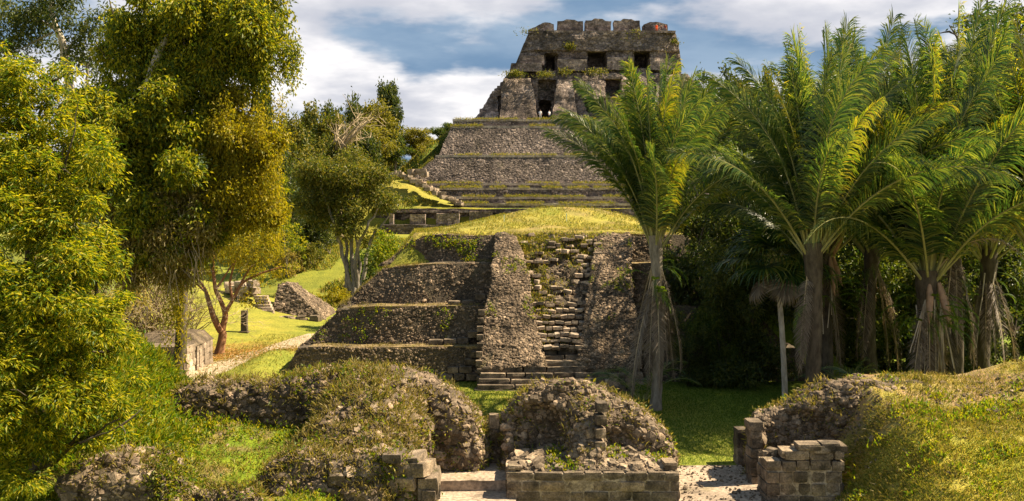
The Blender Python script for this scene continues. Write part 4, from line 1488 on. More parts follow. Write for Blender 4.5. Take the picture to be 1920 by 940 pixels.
    top = lambda u: 1.10 if u < 0.17 else (1.42 if u < 0.30 else 1.70)
    course_wall(root, off, (xa, D), (xb, D), zb, hs, 0.5, (0.36, 0.72), rng, top)
    course_wall(root, off, (xa, D + 1.1), (xa, D + 0.05), zb, hs[:3], 0.4, (0.4, 0.7), rng)
    for i in range(22):
        put_stone(root, off, (rng.uniform(xa + 0.2, xb), D + rng.uniform(0.5, 1.1), rng.uniform(0.95, 1.4)), (0, 0, 1), rng.uniform(0.08, 0.16), rng, 'stone')
    for px, py, w in ((1478, 848, 0.5), (1530, 838, 0.62), (1566, 838, 0.5), (1442, 868, 0.32)):
        put_block(root, off, P(px, py, D + 0.35), w, 0.7, 0.2, rng.normal(0, 0.05), rng, 'cap_stone', RUIN_BLOCKS)

    # --- floors of the two passages
    U, W = np.meshgrid(np.linspace(PX(1262, 27), PX(1470, 27), 30), np.linspace(20, 30.35, 40), indexing='ij')
    V = np.stack([U, W, 0.03 + 0 * U], -1).reshape(-1, 3)
    V[:, 2] += 0.03 * fbm(V * 0.8, 3)
    V[:, 1] += 0.12 * fbm(V * (1.5, 0, 0), 2) * (V[:, 1] > 30)
    link('passage_floor', mk_mesh('passage_floor', V, grid(30, 40), [M['floor']], smooth=True), kind='structure')
    n = 900
    x, y = rng.uniform(PX(1262, 27), PX(1460, 27), n), rng.uniform(24, 30.3, n)
    k = vnoise(np.stack([x * 1.2, y * 1.2, x * 0], 1), 5) > 0.45
    x, y = x[k], y[k]
    g = Geo()
    stones(g, np.stack([x, y, 0.045 + 0 * x], 1), np.tile((0, 0, 1.0), (len(x), 1)), 0.022 * np.exp(rng.normal(0, 0.55, len(x))), rng, 0.6, 0.25)
    link('gravel', g.mesh('gravel', [M['stone']]), kind='stuff')
    off = np.array((PX(882, 27.5), 27.5, 0.0))
    root = thing('threshold', 'two worn pale stone slabs stepping up in the gap between ruined walls', 'steps', off)
    for xa, xb, y0, y1, z0, z1, s in ((-2.35, 0.1, 27.2, 29.6, -0.1, 0.42, 1), (-2.6, 0.1, 23.0, 27.15, -0.2, 0.12, 2)):
        g = Geo()
        worn_block(g, xa, xb, y0, y1, z0, z1, None, 0.12, 0.05, 1.2, 0, s)
        link('slab', g.mesh('slab', [M['floor']], True, off), root)

    # --- the big grass mound on this side of the passage, and the bank with its hollow
    def mound_h(x, y):
        q = np.stack([x, y, x * 0], -1).reshape(-1, 3)
        h = 3.02 - np.maximum(0, 28.9 - y) * 0.335 - 0.22 * np.exp(-((28.9 - y) / 2.0) ** 2) + 0.5 * sstep(13.5, 16.5, x)
        h = h * sstep(8.7, 10.9 + 0.10 * (29 - y), x) * (1 - sstep(30.2, 33, y))
        h = h + (0.14 * fbm(q * 0.7, 4, seed=2) + 0.05 * fbm(q * 3.0, 3, seed=6)).reshape(x.shape) * sstep(8.8, 10, x)
        return np.where(h < 0.02, -0.25, h)
    ax, ay = np.arange(8.2, 26, 0.13), np.arange(16, 33.6, 0.13)
    X, Y = np.meshgrid(ax, ay, indexing='ij')
    V = np.stack([X, Y, mound_h(X, Y)], -1).reshape(-1, 3)
    n1 = fbm(V * 0.55, 4, seed=31)
    n2 = fbm(V * 1.7, 3, seed=32)
    c = np.array((0.34, 0.29, 0.05)) * np.ones((len(V), 1))
    w = np.clip(0.4 + n1 * 1.6, 0, 1)[:, None]
    c = c * (1 - w) + np.array((0.24, 0.25, 0.03)) * w
    w = np.clip(sstep(25.2, 28.2, V[:, 1] + n1 * 1.5) * (0.8 + n2), 0, 1)[:, None]
    c = c * (1 - w) + np.array((0.26, 0.18, 0.095)) * w
    w = np.clip(n2 * 2.2 - 0.75, 0, 0.6)[:, None]
    c = c * (1 - w) + np.array((0.16, 0.115, 0.05)) * w
    Fm = grid(len(ax), len(ay))
    link('mound', mk_mesh('mound', V, Fm, [M['mound']], smooth=True, color=c), kind='structure')
    g = Geo()
    p, nr = sample_surface(V, Fm, 52000, rng, lambda c, n: (c[:, 2] > 0.1) * (c[:, 1] > 20) * (c[:, 1] < 30) * (c[:, 0] < 17.5) * (vnoise(c * 1.6, 3) > 0.2) * (0.25 + (c[:, 1] < 27.6)))
    dd = nr + rng.normal(0, 0.5, p.shape)
    leaves(g, p, dd, 0.10, 0.022, rng, 0)
    p, nr = sample_surface(V, Fm, 9000, rng, lambda c, n: (c[:, 2] > 0.1) * (c[:, 1] > 20) * (c[:, 1] < 30.3) * (c[:, 0] < 17.5) * (0.2 + (vnoise(c * 0.8, 13) > 0.5)))
    leaves(g, p, nr * 0.7 + rng.normal(0, 0.5, p.shape), 0.16, 0.022, rng, 1)
    p, nr = sample_surface(V, Fm, 900, rng, lambda c, n: (c[:, 2] > 0.1) * (c[:, 1] > 20) * (c[:, 1] < 28.5) * (c[:, 0] < 17.5) * (vnoise(c * 1.2, 43) > 0.6))
    plants_on(p, nr, rng, 9, 0.13, 0.05, 0.08, 0.9, geo=g, mi=2)
    link('grass', g.mesh('grass', [M['grass'], M['grass_dry'], M['weed']]), kind='stuff')
    p, nr = sample_surface(V, Fm, 500, rng, lambda c, n: (c[:, 2] > 0.1) * (c[:, 1] > 24) * (c[:, 1] < 29.3) * (c[:, 0] < 17.5) * (0.1 + sstep(26, 28, c[:, 1])))
    g = Geo()
    stones(g, p, nr, 0.045 * np.exp(rng.normal(0, 0.5, len(p))), rng, 0.6, 0.25)
    link('gravel', g.mesh('gravel', [M['rubble']]), kind='stuff')

    def bank_h(x, y):
        q = np.stack([x, y, x * 0], -1).reshape(-1, 3)
        h = 1.02 + 0.13 * (y - 22) + 2.0 * sstep(-8.4, -11.6, x - 0.25 * (26 - y)) * sstep(21, 26.5, y) - 0.35 * np.exp(-(((x + 6.2) / 1.6) ** 2 + ((y - 25) / 2.2) ** 2))
        h = h * (1 - sstep(-5.2, -2.9, x)) * (1 - sstep(30.0, 34.0 + 3 * sstep(-10, -14, x), y))
        h = h + (0.16 * fbm(q * 0.6, 4, seed=12) + 0.05 * fbm(q * 3.0, 3, seed=16)).reshape(x.shape) * (h > 0.1)
        return np.where(h < 0.02, -0.25, h)
    ax, ay = np.arange(-20, -2.2, 0.13), np.arange(16, 38.2, 0.13)
    X, Y = np.meshgrid(ax, ay, indexing='ij')
    V = np.stack([X, Y, bank_h(X, Y)], -1).reshape(-1, 3)
    n1 = fbm(V * 0.55, 4, seed=51)
    n2 = fbm(V * 1.7, 3, seed=52)
    w = np.clip(0.5 + n1 * 1.5, 0, 1)[:, None]
    c = np.array((0.21, 0.215, 0.016)) * (1 - w) + np.array((0.13, 0.185, 0.014)) * w
    w = np.clip(n2 * 2.2 - 0.1, 0, 0.85)[:, None]
    c = c * (1 - w) + np.array((0.17, 0.12, 0.055)) * w
    Fb = grid(len(ax), len(ay))
    link('bank', mk_mesh('bank', V, Fb, [M['mound']], smooth=True, color=c), kind='structure')
    g = Geo()
    vis = lambda c: (c[:, 2] > 0.1) * (c[:, 1] > 20.5) * (c[:, 1] < 33) * (c[:, 0] > -14.5)
    p, nr = sample_surface(V, Fb, 20000, rng, lambda c, n: vis(c) * (0.15 + (vnoise(c * 1.2, 5) > 0.42)))
    leaves(g, p, nr + rng.normal(0, 0.55, p.shape), 0.13, 0.03, rng, 0)
    p, nr = sample_surface(V, Fb, 2000, rng, lambda c, n: vis(c) * (vnoise(c * 0.8, 15) > 0.45))
    plants_on(p, nr, rng, 9, 0.11, 0.055, 0.10, 0.9, geo=g, mi=2)
    p, nr = sample_surface(V, Fb, 5000, rng, lambda c, n: vis(c) * (vnoise(c * 0.9, 25) > 0.5))
    leaves(g, p, nr + rng.normal(0, 0.55, p.shape), 0.16, 0.022, rng, 1)
    # tall grass at the foot of the bright tree
    p, nr = sample_surface(V, Fb, 420, rng, lambda c, n: (c[:, 2] > 0.3) * (vnoise(c * 0.8, 61) > 0.45) * (c[:, 0] > -13) * (c[:, 0] < -8.9) * (c[:, 1] > 24) * (c[:, 1] < 31))
    plants_on(p, nr, rng, 16, 0.34, 0.035, 0.12, 1.2, geo=g, mi=2)
    p, nr = sample_surface(V, Fb, 900, rng, lambda c, n: (c[:, 2] > 0.3) * (c[:, 0] > -13) * (c[:, 0] < -8.6) * (c[:, 1] > 23) * (c[:, 1] < 31))
    plants_on(p, nr, rng, 12, 0.14, 0.07, 0.16, 0.9, geo=g, mi=2)
    p, nr = sample_surface(V, Fb, 500, rng, lambda c, n: (c[:, 2] > 0.3) * (c[:, 0] > -13) * (c[:, 1] < 23.5) * (c[:, 1] > 20) * (c[:, 0] < -7))
    plants_on(p, nr, rng, 14, 0.25, 0.03, 0.10, 1.0, geo=g, mi=2)
    link('grass', g.mesh('grass', [M['grass'], M['grass_dry'], M['weed']]), kind='stuff')
    p, nr = sample_surface(V, Fb, 450, rng, lambda c, n: vis(c) * (vnoise(c * 0.9, 35) > 0.5))
    g = Geo()
    stones(g, p, nr, 0.06 * np.exp(rng.normal(0, 0.5, len(p))), rng, 0.6, 0.25)
    link('rubble', g.mesh('rubble', [M['rubble']]), kind='stuff')


RUIN_BLOCKS = block_variants(M['stone'])
build_foreground()
# ------------------------------------------------------------------ trees
def PB(px, py, rx, ry, d, rd=None):
    c = P(px, py, d)
    k = d / F
    return (c[0], c[1], c[2], rx * k, (rd if rd else (rx + ry) / 2 * k), ry * k)


def limb_parts(root, off, base, blobs, rng, mat, r0, fork=0.4, n=6, lean=0.0):
    """trunk and one limb to each of several crown masses, every limb a part of its own"""
    B = np.array(blobs, float)
    ctr = B[:, :3].mean(0)
    base = np.asarray(base, float)
    fk = base + (ctr - base) * fork
    fk[:2] = base[:2] + (ctr[:2] - base[:2]) * fork * 0.5
    g = Geo()
    line = bend(base - (0, 0, 0.4), fk, 9, 0, 0.12, rng)
    tube(g, line, np.linspace(r0, r0 * 0.62, 9) * (1 + 0.5 * np.exp(-np.arange(9) * 1.3)), 9, 0, r0 * 0.15)
    link('trunk', g.mesh('trunk', [mat], True, off), root)
    for i in rng.permutation(len(B))[:n]:
        g = Geo()
        end = B[i, :3] + (0, 0, B[i, 5] * 0.35)
        tube(g, bend(line[-2], end, 9, 0.05, 0.22, rng), np.linspace(r0 * 0.5, r0 * 0.08, 9), 6, 0, r0 * 0.08)
        for _ in range(3):
            tube(g, bend(B[i, :3] - (0, 0, B[i, 5] * 0.2), B[i, :3] + rng.normal(0, 0.6, 3) * B[i, 3:], 6, 0, 0.2, rng), np.linspace(r0 * 0.16, r0 * 0.03, 6), 5)
        link('limb', g.mesh('limb', [mat], True, off), root)


def tree(name, label, cat, base, blobs, lm, bm, n_clump, per, spread, ll, lw, r0=0.25, droop=0.4, seed=0, group=None, fork=0.4, nlimb=6, out=0.7, inner=0.5):
    rng = np.random.default_rng(seed)
    off = np.asarray(base, float)
    root = thing(name, label, cat, off, group)
    limb_parts(root, off, base, blobs, rng, M[bm], r0, fork, nlimb)
    g = Geo()
    clumped(g, blobs, n_clump, per, spread, ll, lw, rng, droop, out, 0, seed, inner)
    link('crown', g.mesh('crown', [M[lm]], False, off), root)
    return root


def strands(geo, tops, lens, per_m, ll, lw, rng, sway=0.15, mi=0):
    """hanging creepers: leaves along drooping lines"""
    for p, L in zip(tops, lens):
        n = max(3, int(L * per_m))
        t = rng.random(n)
        q = np.asarray(p) + np.stack([sway * np.sin(t * 5 + p[0] * 3) * L * 0.15, sway * np.cos(t * 4 + p[0]) * L * 0.1, -t * L], 1) + rng.normal(0, 0.09, (n, 3))
        d = rng.normal(0, 0.7, (n, 3)) + (0, 0, -0.8)
        leaves(geo, q, d, ll, lw, rng, mi)


def build_left_trees():
    rng = np.random.default_rng(301)
    # bright tree on the bank, close to the viewer
    D = 22.0
    base = np.array((PX(60, 23), 23.0, 0.5))
    blobs = [PB(40, 190, 75, 80, 23, 1.3), PB(120, 300, 95, 90, 22.5, 1.5), PB(30, 360, 100, 110, 22, 1.4), PB(150, 430, 75, 80, 22.4, 1.3), PB(60, 520, 120, 100, 21.6, 1.5), PB(180, 540, 60, 70, 22.2, 1.0),
             PB(130, 620, 110, 80, 21.6, 1.4), PB(20, 660, 100, 90, 21.2, 1.3), PB(200, 650, 55, 50, 22, 0.9), PB(110, 740, 100, 70, 21.4, 1.2), PB(20, 800, 90, 80, 21, 1.2), PB(170, 780, 55, 45, 21.6, 0.8), PB(-30, 280, 90, 120, 22, 1.3), PB(70, 860, 80, 40, 21.2, 0.8), PB(225, 730, 40, 36, 22, 0.7), PB(-10, 640, 60, 90, 22.4, 1.0), PB(60, 790, 60, 50, 21.2, 0.8), PB(120, 690, 60, 50, 21.2, 0.8), PB(150, 825, 55, 32, 21.2, 0.7), PB(225, 795, 36, 26, 21.4, 0.5), PB(225, 560, 34, 40, 22.4, 0.7), PB(190, 470, 36, 40, 22.4, 0.7), PB(90, 150, 45, 50, 23, 0.9), PB(10, 120, 40, 45, 23, 0.9)]
    root = thing('leafy_tree', 'bright yellow green tree with drooping narrow leaves crowding the near bank', 'tree', base)
    limb_parts(root, base, base, blobs, rng, M['bark_dark'], 0.20, 0.3, 12)
    g = Geo()
    c, d = blob_points(cluster(blobs, 240, rng, 0.26, 0.42), 6800, rng, 0.55, 3)
    per = 14
    n = len(c)
    p = np.repeat(c, per, 0) + rng.normal(0, 0.045, (n * per, 3))
    a = rng.uniform(0, 2 * np.pi, n * per)
    dd = np.stack([np.cos(a), np.sin(a), rng.normal(-0.55, 0.45, n * per)], 1) + np.repeat(d, per, 0) * 0.5
    p = p + dd * rng.uniform(0, 0.10, (n * per, 1))
    leaves(g, p, dd, 0.145, 0.040, rng, 0, 0.9, 0.2)
    link('crown', g.mesh('crown', [M['lf_bright']], False, base), root)

    # creeper covered tree: umbrella head, golden curtain on its sunny flank
    D = 35.0
    base = np.array((PX(330, D), D, 0.3))
    head = [PB(350, 150, 80, 45, 35, 1.2), PB(230, 140, 60, 50, 35.6, 1.2), PB(440, 140, 50, 45, 35, 1.0), PB(300, 40, 75, 55, 35.5, 1.6), PB(380, 22, 90, 52, 35, 1.8), PB(460, 40, 80, 55, 35, 1.6), PB(520, 68, 46, 46, 34.6, 1.0), PB(430, 95, 75, 45, 35.2, 1.4), PB(250, 85, 60, 55, 36, 1.3), PB(330, 105, 70, 45, 36.5, 1.4), PB(215, 40, 22, 35, 36, .6), PB(500, 25, 40, 30, 35, .8)]
    mid = [PB(312, 185, 60, 42, 34.5, 1.1), PB(250, 190, 55, 40, 34.6, 1.0), PB(185, 225, 70, 58, 33.5, 1.3), PB(260, 245, 85, 72, 33.4, 1.5), PB(345, 215, 62, 62, 33.8, 1.3), PB(300, 330, 95, 80, 33.4, 1.6), PB(215, 340, 70, 80, 33.2, 1.3), PB(370, 310, 60, 90, 33.6, 1.2)]
    gold = [PB(420, 230, 45, 75, 34.4, 0.9), PB(455, 300, 62, 80, 34.0, 1.1), PB(482, 350, 46, 85, 34.0, 0.9), PB(440, 355, 55, 75, 34.0, 1.0), PB(500, 300, 32, 60, 34.0, 0.7), PB(410, 160, 35, 60, 34.8, .7)]
    brown = [PB(330, 420, 85, 75, 33.6, 1.3), PB(270, 440, 70, 75, 33.4, 1.2), PB(385, 420, 50, 55, 33.8, 1.0), PB(330, 500, 60, 50, 33.8, 0.9), PB(255, 390, 60, 60, 33.2, 1.0), PB(230, 500, 50, 60, 33.4, 0.9), PB(190, 440, 40, 80, 33.2, 0.9)]
    root = thing('vine_covered_tree', 'tall tree draped in creepers with a golden leafy curtain on its sunny flank', 'tree', base)
    limb_parts(root, base, base, head + gold[:2], rng, M['bark_dark'], 0.25, 0.45, 9)
    g = Geo()
    tube(g, [P(276, 175, 34.6), P(284, 140, 34.4), P(298, 95, 34.5), P(320, 60, 35)], [0.2, 0.17, 0.13, 0.08], 8)
    link('limb', g.mesh('limb', [M['bark_pale']], True, base), root)
    g = Geo()
    clumped(g, head, 2600, 22, 0.15, 0.18, 0.075, rng, 0.9, 0.6, 0, 5, 0.45)
    tops = []
    for k in range(230):
        b = head[int(rng.integers(len(head)))]
        a = rng.uniform(0, 2 * np.pi)
        tops.append((b[0] + math.cos(a) * b[3] * rng.uniform(0.5, 1.0), b[1] + math.sin(a) * b[4] * rng.uniform(0.5, 1.0), b[2] - b[5] * 0.3))
    strands(g, tops, rng.uniform(0.5, 1.9, 230), 26, 0.13, 0.055, rng)
    strands(g, [P(545 + rng.uniform(-18, 14), 80 + rng.uniform(-20, 20), 34.6) for _ in range(26)], rng.uniform(0.6, 1.5, 26), 26, 0.13, 0.055, rng)
    strands(g, [P(500 + rng.uniform(-30, 20), 110 + rng.uniform(-20, 20), 34.6) for _ in range(18)], rng.uniform(0.5, 1.3, 18), 22, 0.13, 0.055, rng)
    strands(g, [P(rng.uniform(200, 560), rng.uniform(20, 130), rng.uniform(34, 36)) for _ in range(160)], rng.uniform(0.8, 2.4, 160), 24, 0.15, 0.06, rng)
    link('crown', g.mesh('crown', [M['lf_vine']], False, base), root)
    g = Geo()
    clumped(g, mid, 2300, 20, 0.14, 0.18, 0.075, rng, 0.6, 0.6, 0, 6, 0.5)
    link('foliage', g.mesh('foliage', [M['lf_vine']], False, base), root)
    g = Geo()
    clumped(g, gold, 2100, 20, 0.13, 0.15, 0.065, rng, 0.8, 0.6, 0, 7, 0.5)
    tops = [P(rng.uniform(395, 528), rng.uniform(170, 380), rng.uniform(33.0, 34.4)) for _ in range(300)]
    strands(g, tops, rng.uniform(0.8, 2.2, 300), 24, 0.12, 0.05, rng)
    strands(g, [P(rng.uniform(305, 352), rng.uniform(480, 620), rng.uniform(34.3, 34.9)) for _ in range(46)], rng.uniform(0.8, 2.0, 46), 22, 0.12, 0.05, rng)
    link('vine_curtain', g.mesh('vine_curtain', [M['lf_gold']], False, base), root, 'stuff', 'golden creeper curtain')
    g = Geo()
    clumped(g, brown, 1300, 18, 0.14, 0.16, 0.06, rng, 0.9, 0.5, 0, 8, 0.5)
    clumped(g, brown, 900, 18, 0.14, 0.16, 0.065, rng, 0.8, 0.5, 2, 18, 0.6)
    for k in range(220):
        a = P(rng.uniform(225, 390), rng.uniform(370, 500), rng.uniform(32.8, 34.2))
        b = a + (rng.normal(0, 0.35), rng.normal(0, 0.2), -rng.uniform(0.5, 1.5))
        tube(g, bend(a, b, 6, 0, 0.12, rng), 0.016, 3, 1)
    link('dry_foliage', g.mesh('dry_foliage', [M['lf_dry'], M['twig'], M['lf_vine']], False, base), root, 'stuff')

    # pale trunk behind, thin dark crown
    base = np.array((PX(140, 42), 42.0, 0.0))
    blobs = [PB(20, 30, 70, 55, 42), PB(100, 15, 70, 50, 41.5), PB(160, 70, 45, 60, 42), PB(60, 90, 45, 35, 42.5), PB(185, 130, 40, 35, 43), PB(15, 110, 40, 40, 43), PB(200, 20, 25, 40, 42), PB(130, 120, 40, 30, 43)]
    root = thing('pale_tree', 'slender tree with a pale bending trunk and thin dark crown behind the bright tree', 'tree', base)
    g = Geo()
    tube(g, [base, P(138, 300, 42), P(134, 190, 42), P(128, 140, 42), P(121, 105, 41.9), P(116, 75, 41.8), P(104, 50, 41.8), P(96, 20, 41.8), P(100, -30, 41.8)], [0.25, 0.22, 0.2, 0.19, 0.17, 0.15, 0.12, 0.1, 0.05], 9, 0, 0.03)
    link('trunk', g.mesh('trunk', [M['bark_pale']], True, base), root)
    for a, b, r in (((121, 105), (160, 60), 0.08), ((116, 75), (60, 30), 0.08), ((104, 50), (20, 40), 0.06), ((128, 140), (170, 125), 0.05), ((163, 175), (168, 90), 0.07), ((100, 60), (40, 95), 0.05)):
        g = Geo()
        tube(g, bend(P(*a, 42), P(*b, 42), 8, 0.05, 0.2, rng), np.linspace(r, r * 0.25, 8), 6)
        link('limb', g.mesh('limb', [M['bark_grey']], True, base), root)
    g = Geo()
    clumped(g, blobs, 950, 8, 0.17, 0.2, 0.08, rng, 0.5, 0.6, 0, 9, 0.3)
    strands(g, [P(rng.uniform(0, 60), rng.uniform(60, 100), 42) for _ in range(22)], rng.uniform(0.8, 1.8, 22), 8, 0.12, 0.03, rng)
    link('crown', g.mesh('crown', [M['lf_dark']], False, base), root)

    # small tree with the reddish forked trunk
    base = np.array(P(412, 668, 54.5))
    base[2] = float(H(base[0], base[1]))
    root = thing('small_tree', 'small open tree with a reddish forked trunk beside the gravel path', 'tree', base)
    D = 54.5
    for name, pts, r in (('trunk', [(408, 676), (414, 650), (418, 625), (413, 615)], (0.36, 0.27, 0.24, 0.2)), ('limb', [(414, 622), (400, 595), (390, 560), (386, 545), (370, 520)], (0.19, 0.17, 0.13, 0.1, 0.05)), ('limb', [(416, 620), (424, 590), (414, 565), (404, 545), (398, 500), (402, 470)], (0.2, 0.17, 0.13, 0.12, 0.09, 0.04)),
                         ('limb', [(420, 590), (438, 560), (452, 530), (490, 512), (530, 500)], (0.13, 0.1, 0.08, 0.06, 0.03)), ('limb', [(436, 562), (430, 530), (438, 500), (446, 470)], (0.09, 0.07, 0.05, 0.03)), ('limb', [(404, 545), (420, 520), (440, 490)], (0.08, 0.06, 0.03)), ('limb', [(388, 550), (366, 530), (345, 515)], (0.07, 0.05, 0.02)), ('limb', [(452, 530), (470, 500), (500, 480)], (0.07, 0.05, 0.02))):
        g = Geo()
        q = np.array([P(x, y, D + rng.normal(0, 0.15)) for x, y in pts])
        t = np.linspace(0, len(pts) - 1, len(pts) * 4)
        q = np.stack([np.interp(t, range(len(pts)), q[:, k]) for k in range(3)], 1)
        for _ in range(2):
            q[1:-1] = (q[:-2] + q[1:-1] * 2 + q[2:]) / 4
        tube(g, q, np.interp(t, range(len(pts)), r), 8, 0, 0.02)
        link(name, g.mesh(name, [M['bark_red']], True, base), root)
    blobs = [PB(395, 480, 50, 38, D), PB(450, 465, 55, 35, D), PB(505, 480, 48, 34, D - 0.8), PB(530, 510, 32, 28, D), PB(440, 430, 50, 28, D), PB(480, 510, 40, 20, D + 1), PB(350, 500, 30, 30, D), PB(445, 550, 22, 22, D - .5), PB(470, 565, 20, 16, D), PB(500, 440, 40, 28, D)]
    g = Geo()
    clumped(g, blobs, 950, 9, 0.17, 0.17, 0.065, rng, 0.5, 0.6, 0, 11, 0.35)
    link('crown', g.mesh('crown', [M['lf_gold']], False, base), root)

    # bare grey shrubs behind the low stone building
    def twiggy(geo, p, d, L, r, depth):
        q = np.array([p + d * L * t + np.array((0, 0, 0.12)) * L * t * t + rng.normal(0, 0.05, 3) * L * (t > 0) for t in np.linspace(0, 1, 5)])
        tube(geo, q, np.linspace(r, r * 0.5, 5), 4 if depth > 1 else 3)
        if depth == 0:
            return
        for _ in range(int(rng.integers(3, 5))):
            t = int(rng.integers(2, 5))
            nd = d + rng.normal(0, 0.55, 3)
            nd /= np.linalg.norm(nd)
            twiggy(geo, q[t], nd, L * rng.uniform(0.5, 0.8), r * 0.55, depth - 1)
    for i, (px, d, n, L, lab) in enumerate(((268, 52.5, 26, 2.6, 'tangle of bare pale twigs close behind the low stone building'), (322, 54.0, 24, 2.8, 'taller bare twiggy shrub between the low building and the reddish tree'))):
        base = np.array((PX(px, d), d, 0.0))
        root = thing('bare_shrub', lab, 'shrub', base, 'bare shrubs behind the low stone building')
        g = Geo()
        for _ in range(n):
            dd = rng.normal(0, 0.75, 3)
            dd[2] = abs(dd[2]) * 0.6 + 0.75
            twiggy(g, base + rng.normal(0, 0.5, 3) * (1.4, 0.5, 0), dd / np.linalg.norm(dd), L, 0.04, 3)
        link('twigs', g.mesh('twigs', [M['twig']], False, base), root, 'stuff')
        g = Geo()
        clumped(g, [(base[0], base[1], 2.6, 2.3, 1.3, 2.4)], 110, 6, 0.2, 0.15, 0.06, rng, 0.5, 0.5, 0, 20 + i, 0.4)
        link('foliage', g.mesh('foliage', [M['lf_dry']], False, base), root)
    # shade trees that close the gap under the creepers
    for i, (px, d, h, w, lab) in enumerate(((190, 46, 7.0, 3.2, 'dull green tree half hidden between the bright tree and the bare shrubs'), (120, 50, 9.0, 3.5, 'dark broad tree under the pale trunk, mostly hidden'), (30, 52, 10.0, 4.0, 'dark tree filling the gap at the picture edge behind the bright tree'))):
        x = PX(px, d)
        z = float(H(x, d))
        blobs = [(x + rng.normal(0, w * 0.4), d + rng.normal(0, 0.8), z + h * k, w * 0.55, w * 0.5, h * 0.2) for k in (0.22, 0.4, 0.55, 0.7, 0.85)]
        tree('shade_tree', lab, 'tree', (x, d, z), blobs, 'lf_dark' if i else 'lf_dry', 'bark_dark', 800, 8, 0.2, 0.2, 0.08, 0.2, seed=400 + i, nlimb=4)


def build_hill_trees():
    rng = np.random.default_rng(404)
    # prototypes, ten metres tall, copied over the slopes
    def proto(name, cat, mat, bark, kind, seed, label, group):
        r = np.random.default_rng(seed)
        if kind == 'round':
            blobs = [(r.normal(0, 1.6), r.normal(0, 1.4), 4.2 + 4.2 * k, 1.9 - 0.5 * abs(k - 0.35), 1.8 - 0.5 * abs(k - .35), 1.3) for k in np.linspace(0, 1, 9)]
        elif kind == 'spread':
            blobs = [(3.0 * math.cos(a) * r.uniform(0.4, 1), 2.6 * math.sin(a) * r.uniform(0.4, 1), 6.6 + r.normal(0, 0.7), 1.7, 1.6, 1.0) for a in np.linspace(0, 6.28, 9)] + [(0, 0, 8.4, 2.0, 1.8, 1.1), (1.2, 0, 7.9, 1.7, 1.6, 1.2)]
        elif kind == 'bush':
            blobs = [(r.normal(0, 1.8), r.normal(0, 1.4), 0.8 + 7.5 * k, 2.2 - 0.7 * k, 2.0 - .7 * k, 1.6) for k in np.linspace(0, 1, 11)]
        else:
            blobs = [(r.normal(0, 0.8), r.normal(0, 0.8), 5.2 + 4.2 * k, 1.5, 1.4, 1.0) for k in np.linspace(0, 1, 7)]
        return tree(name, label, cat, (0, 0, 0), blobs, mat, bark, 900, 9, 0.23, 0.36, 0.17, 0.22, 0.35, seed, group, 0.42, 5, inner=0.5)
    G = 'trees on the slope beside the temple'
    kinds = {}
    used = {}
    # px, top y, width px, distance, prototype, label
    spots = [
        (545, 212, 130, 118, 'olive_spread', 'olive tree low on the wooded slope beside the golden creepers'),
        (612, 188, 135, 128, 'olive_round', 'big olive crowned tree at the top of the wooded slope'),
        (652, 172, 90, 134, 'dark_round', 'dark green tree peeping over the crest of the slope'),
        (700, 180, 110, 160, 'gold_round', 'olive gold rounded tree below the tall dark tree'),
        (735, 162, 82, 178, 'dark_tall', 'tall dark tree standing above all others on the slope'),
        (690, 222, 105, 150, 'gold_spread', 'wide golden tree halfway down the wooded slope'),
        (772, 236, 85, 166, 'gold_round', 'yellowish tree at the open end of the wood near the temple'),
        (742, 240, 65, 160, 'mid_round', 'small fresh green tree next to the yellowish one'),
        (798, 250, 45, 172, 'dark_round', 'small dark tree at the last gap before the temple slope'),
        (835, 226, 60, 188, 'mid_spread', 'thin green tree behind the grassy temple flank'),
        (605, 250, 120, 112, 'olive_round', 'olive tree in front of the wooded crest'),
        (560, 285, 110, 106, 'dark_bush', 'dark bushy tree at the foot of the wood'),
        (655, 275, 120, 108, 'olive_spread', 'low spreading olive tree over the shaded slope'),
        (708, 262, 95, 172, 'olive_bush', 'olive bushy tree far back behind the lit grass terrace'),
        (760, 268, 80, 180, 'dark_bush', 'dark bushy tree far back at the open end of the wood'),
        (500, 170, 75, 104, 'dark_tall', 'dark narrow tree rising behind the golden creeper curtain'),
        (470, 215, 100, 108, 'dark_round', 'dark tree hidden behind the creeper curtain'),
        (530, 245, 100, 100, 'dark_bush', 'dark bush like tree beside the creeper curtain'),
        (575, 205, 90, 140, 'mid_round', 'green tree on the crest left of the big olive tree'),
        (1310, 128, 90, 112, 'dark_round', 'dark tree at the corner of the temple upper floors'),
        (1365, 120, 110, 116, 'dark_spread', 'dark broad tree beyond the palms next to the temple'),
        (1420, 130, 110, 110, 'olive_round', 'olive dark tree between temple and palm fronds'),
        (1330, 190, 130, 95, 'dark_bush', 'dark bushy tree below the broad one beyond the palms'),
        (1420, 190, 130, 90, 'olive_bush', 'dull green bushy tree behind the palm fronds'),
        (1500, 170, 140, 92, 'dark_bush', 'dark bushy tree deep behind the tall palm fronds'),
        (1600, 150, 150, 88, 'dark_round', 'dark rounded tree behind the middle palms'),
        (1710, 150, 150, 84, 'olive_round', 'olive tree behind the palms near the picture edge'),
    ]
    mats = {'olive': 'lf_olive', 'dark': 'lf_dark', 'gold': 'lf_gold2', 'mid': 'lf_mid'}
    for i, (px, yt, w, d, kd, lab) in enumerate(spots):
        x = PX(px, d)
        z = float(H(x, d))
        h = PZ(yt, d) - z
        wid = w * d / F
        kk = kd.split('_')
        if kd not in kinds:
            kinds[kd] = proto('slope_tree', 'tree', mats[kk[0]], 'bark_grey', kk[1], 500 + i, lab, G)
            o = kinds[kd]
        else:
            o = copy_thing(kinds[kd], (0, 0, 0), 0, (1, 1, 1), lab)
        o.location = (x, d, z - 0.2)
        s = h / 9.9
        o.scale = (max(0.4, wid / 7.0), max(0.4, wid / 7.0), s)
        o.rotation_euler = (0, 0, rng.uniform(0, 6.28))

    # leafless tree on the crest
    base = P(640, 285, 112)
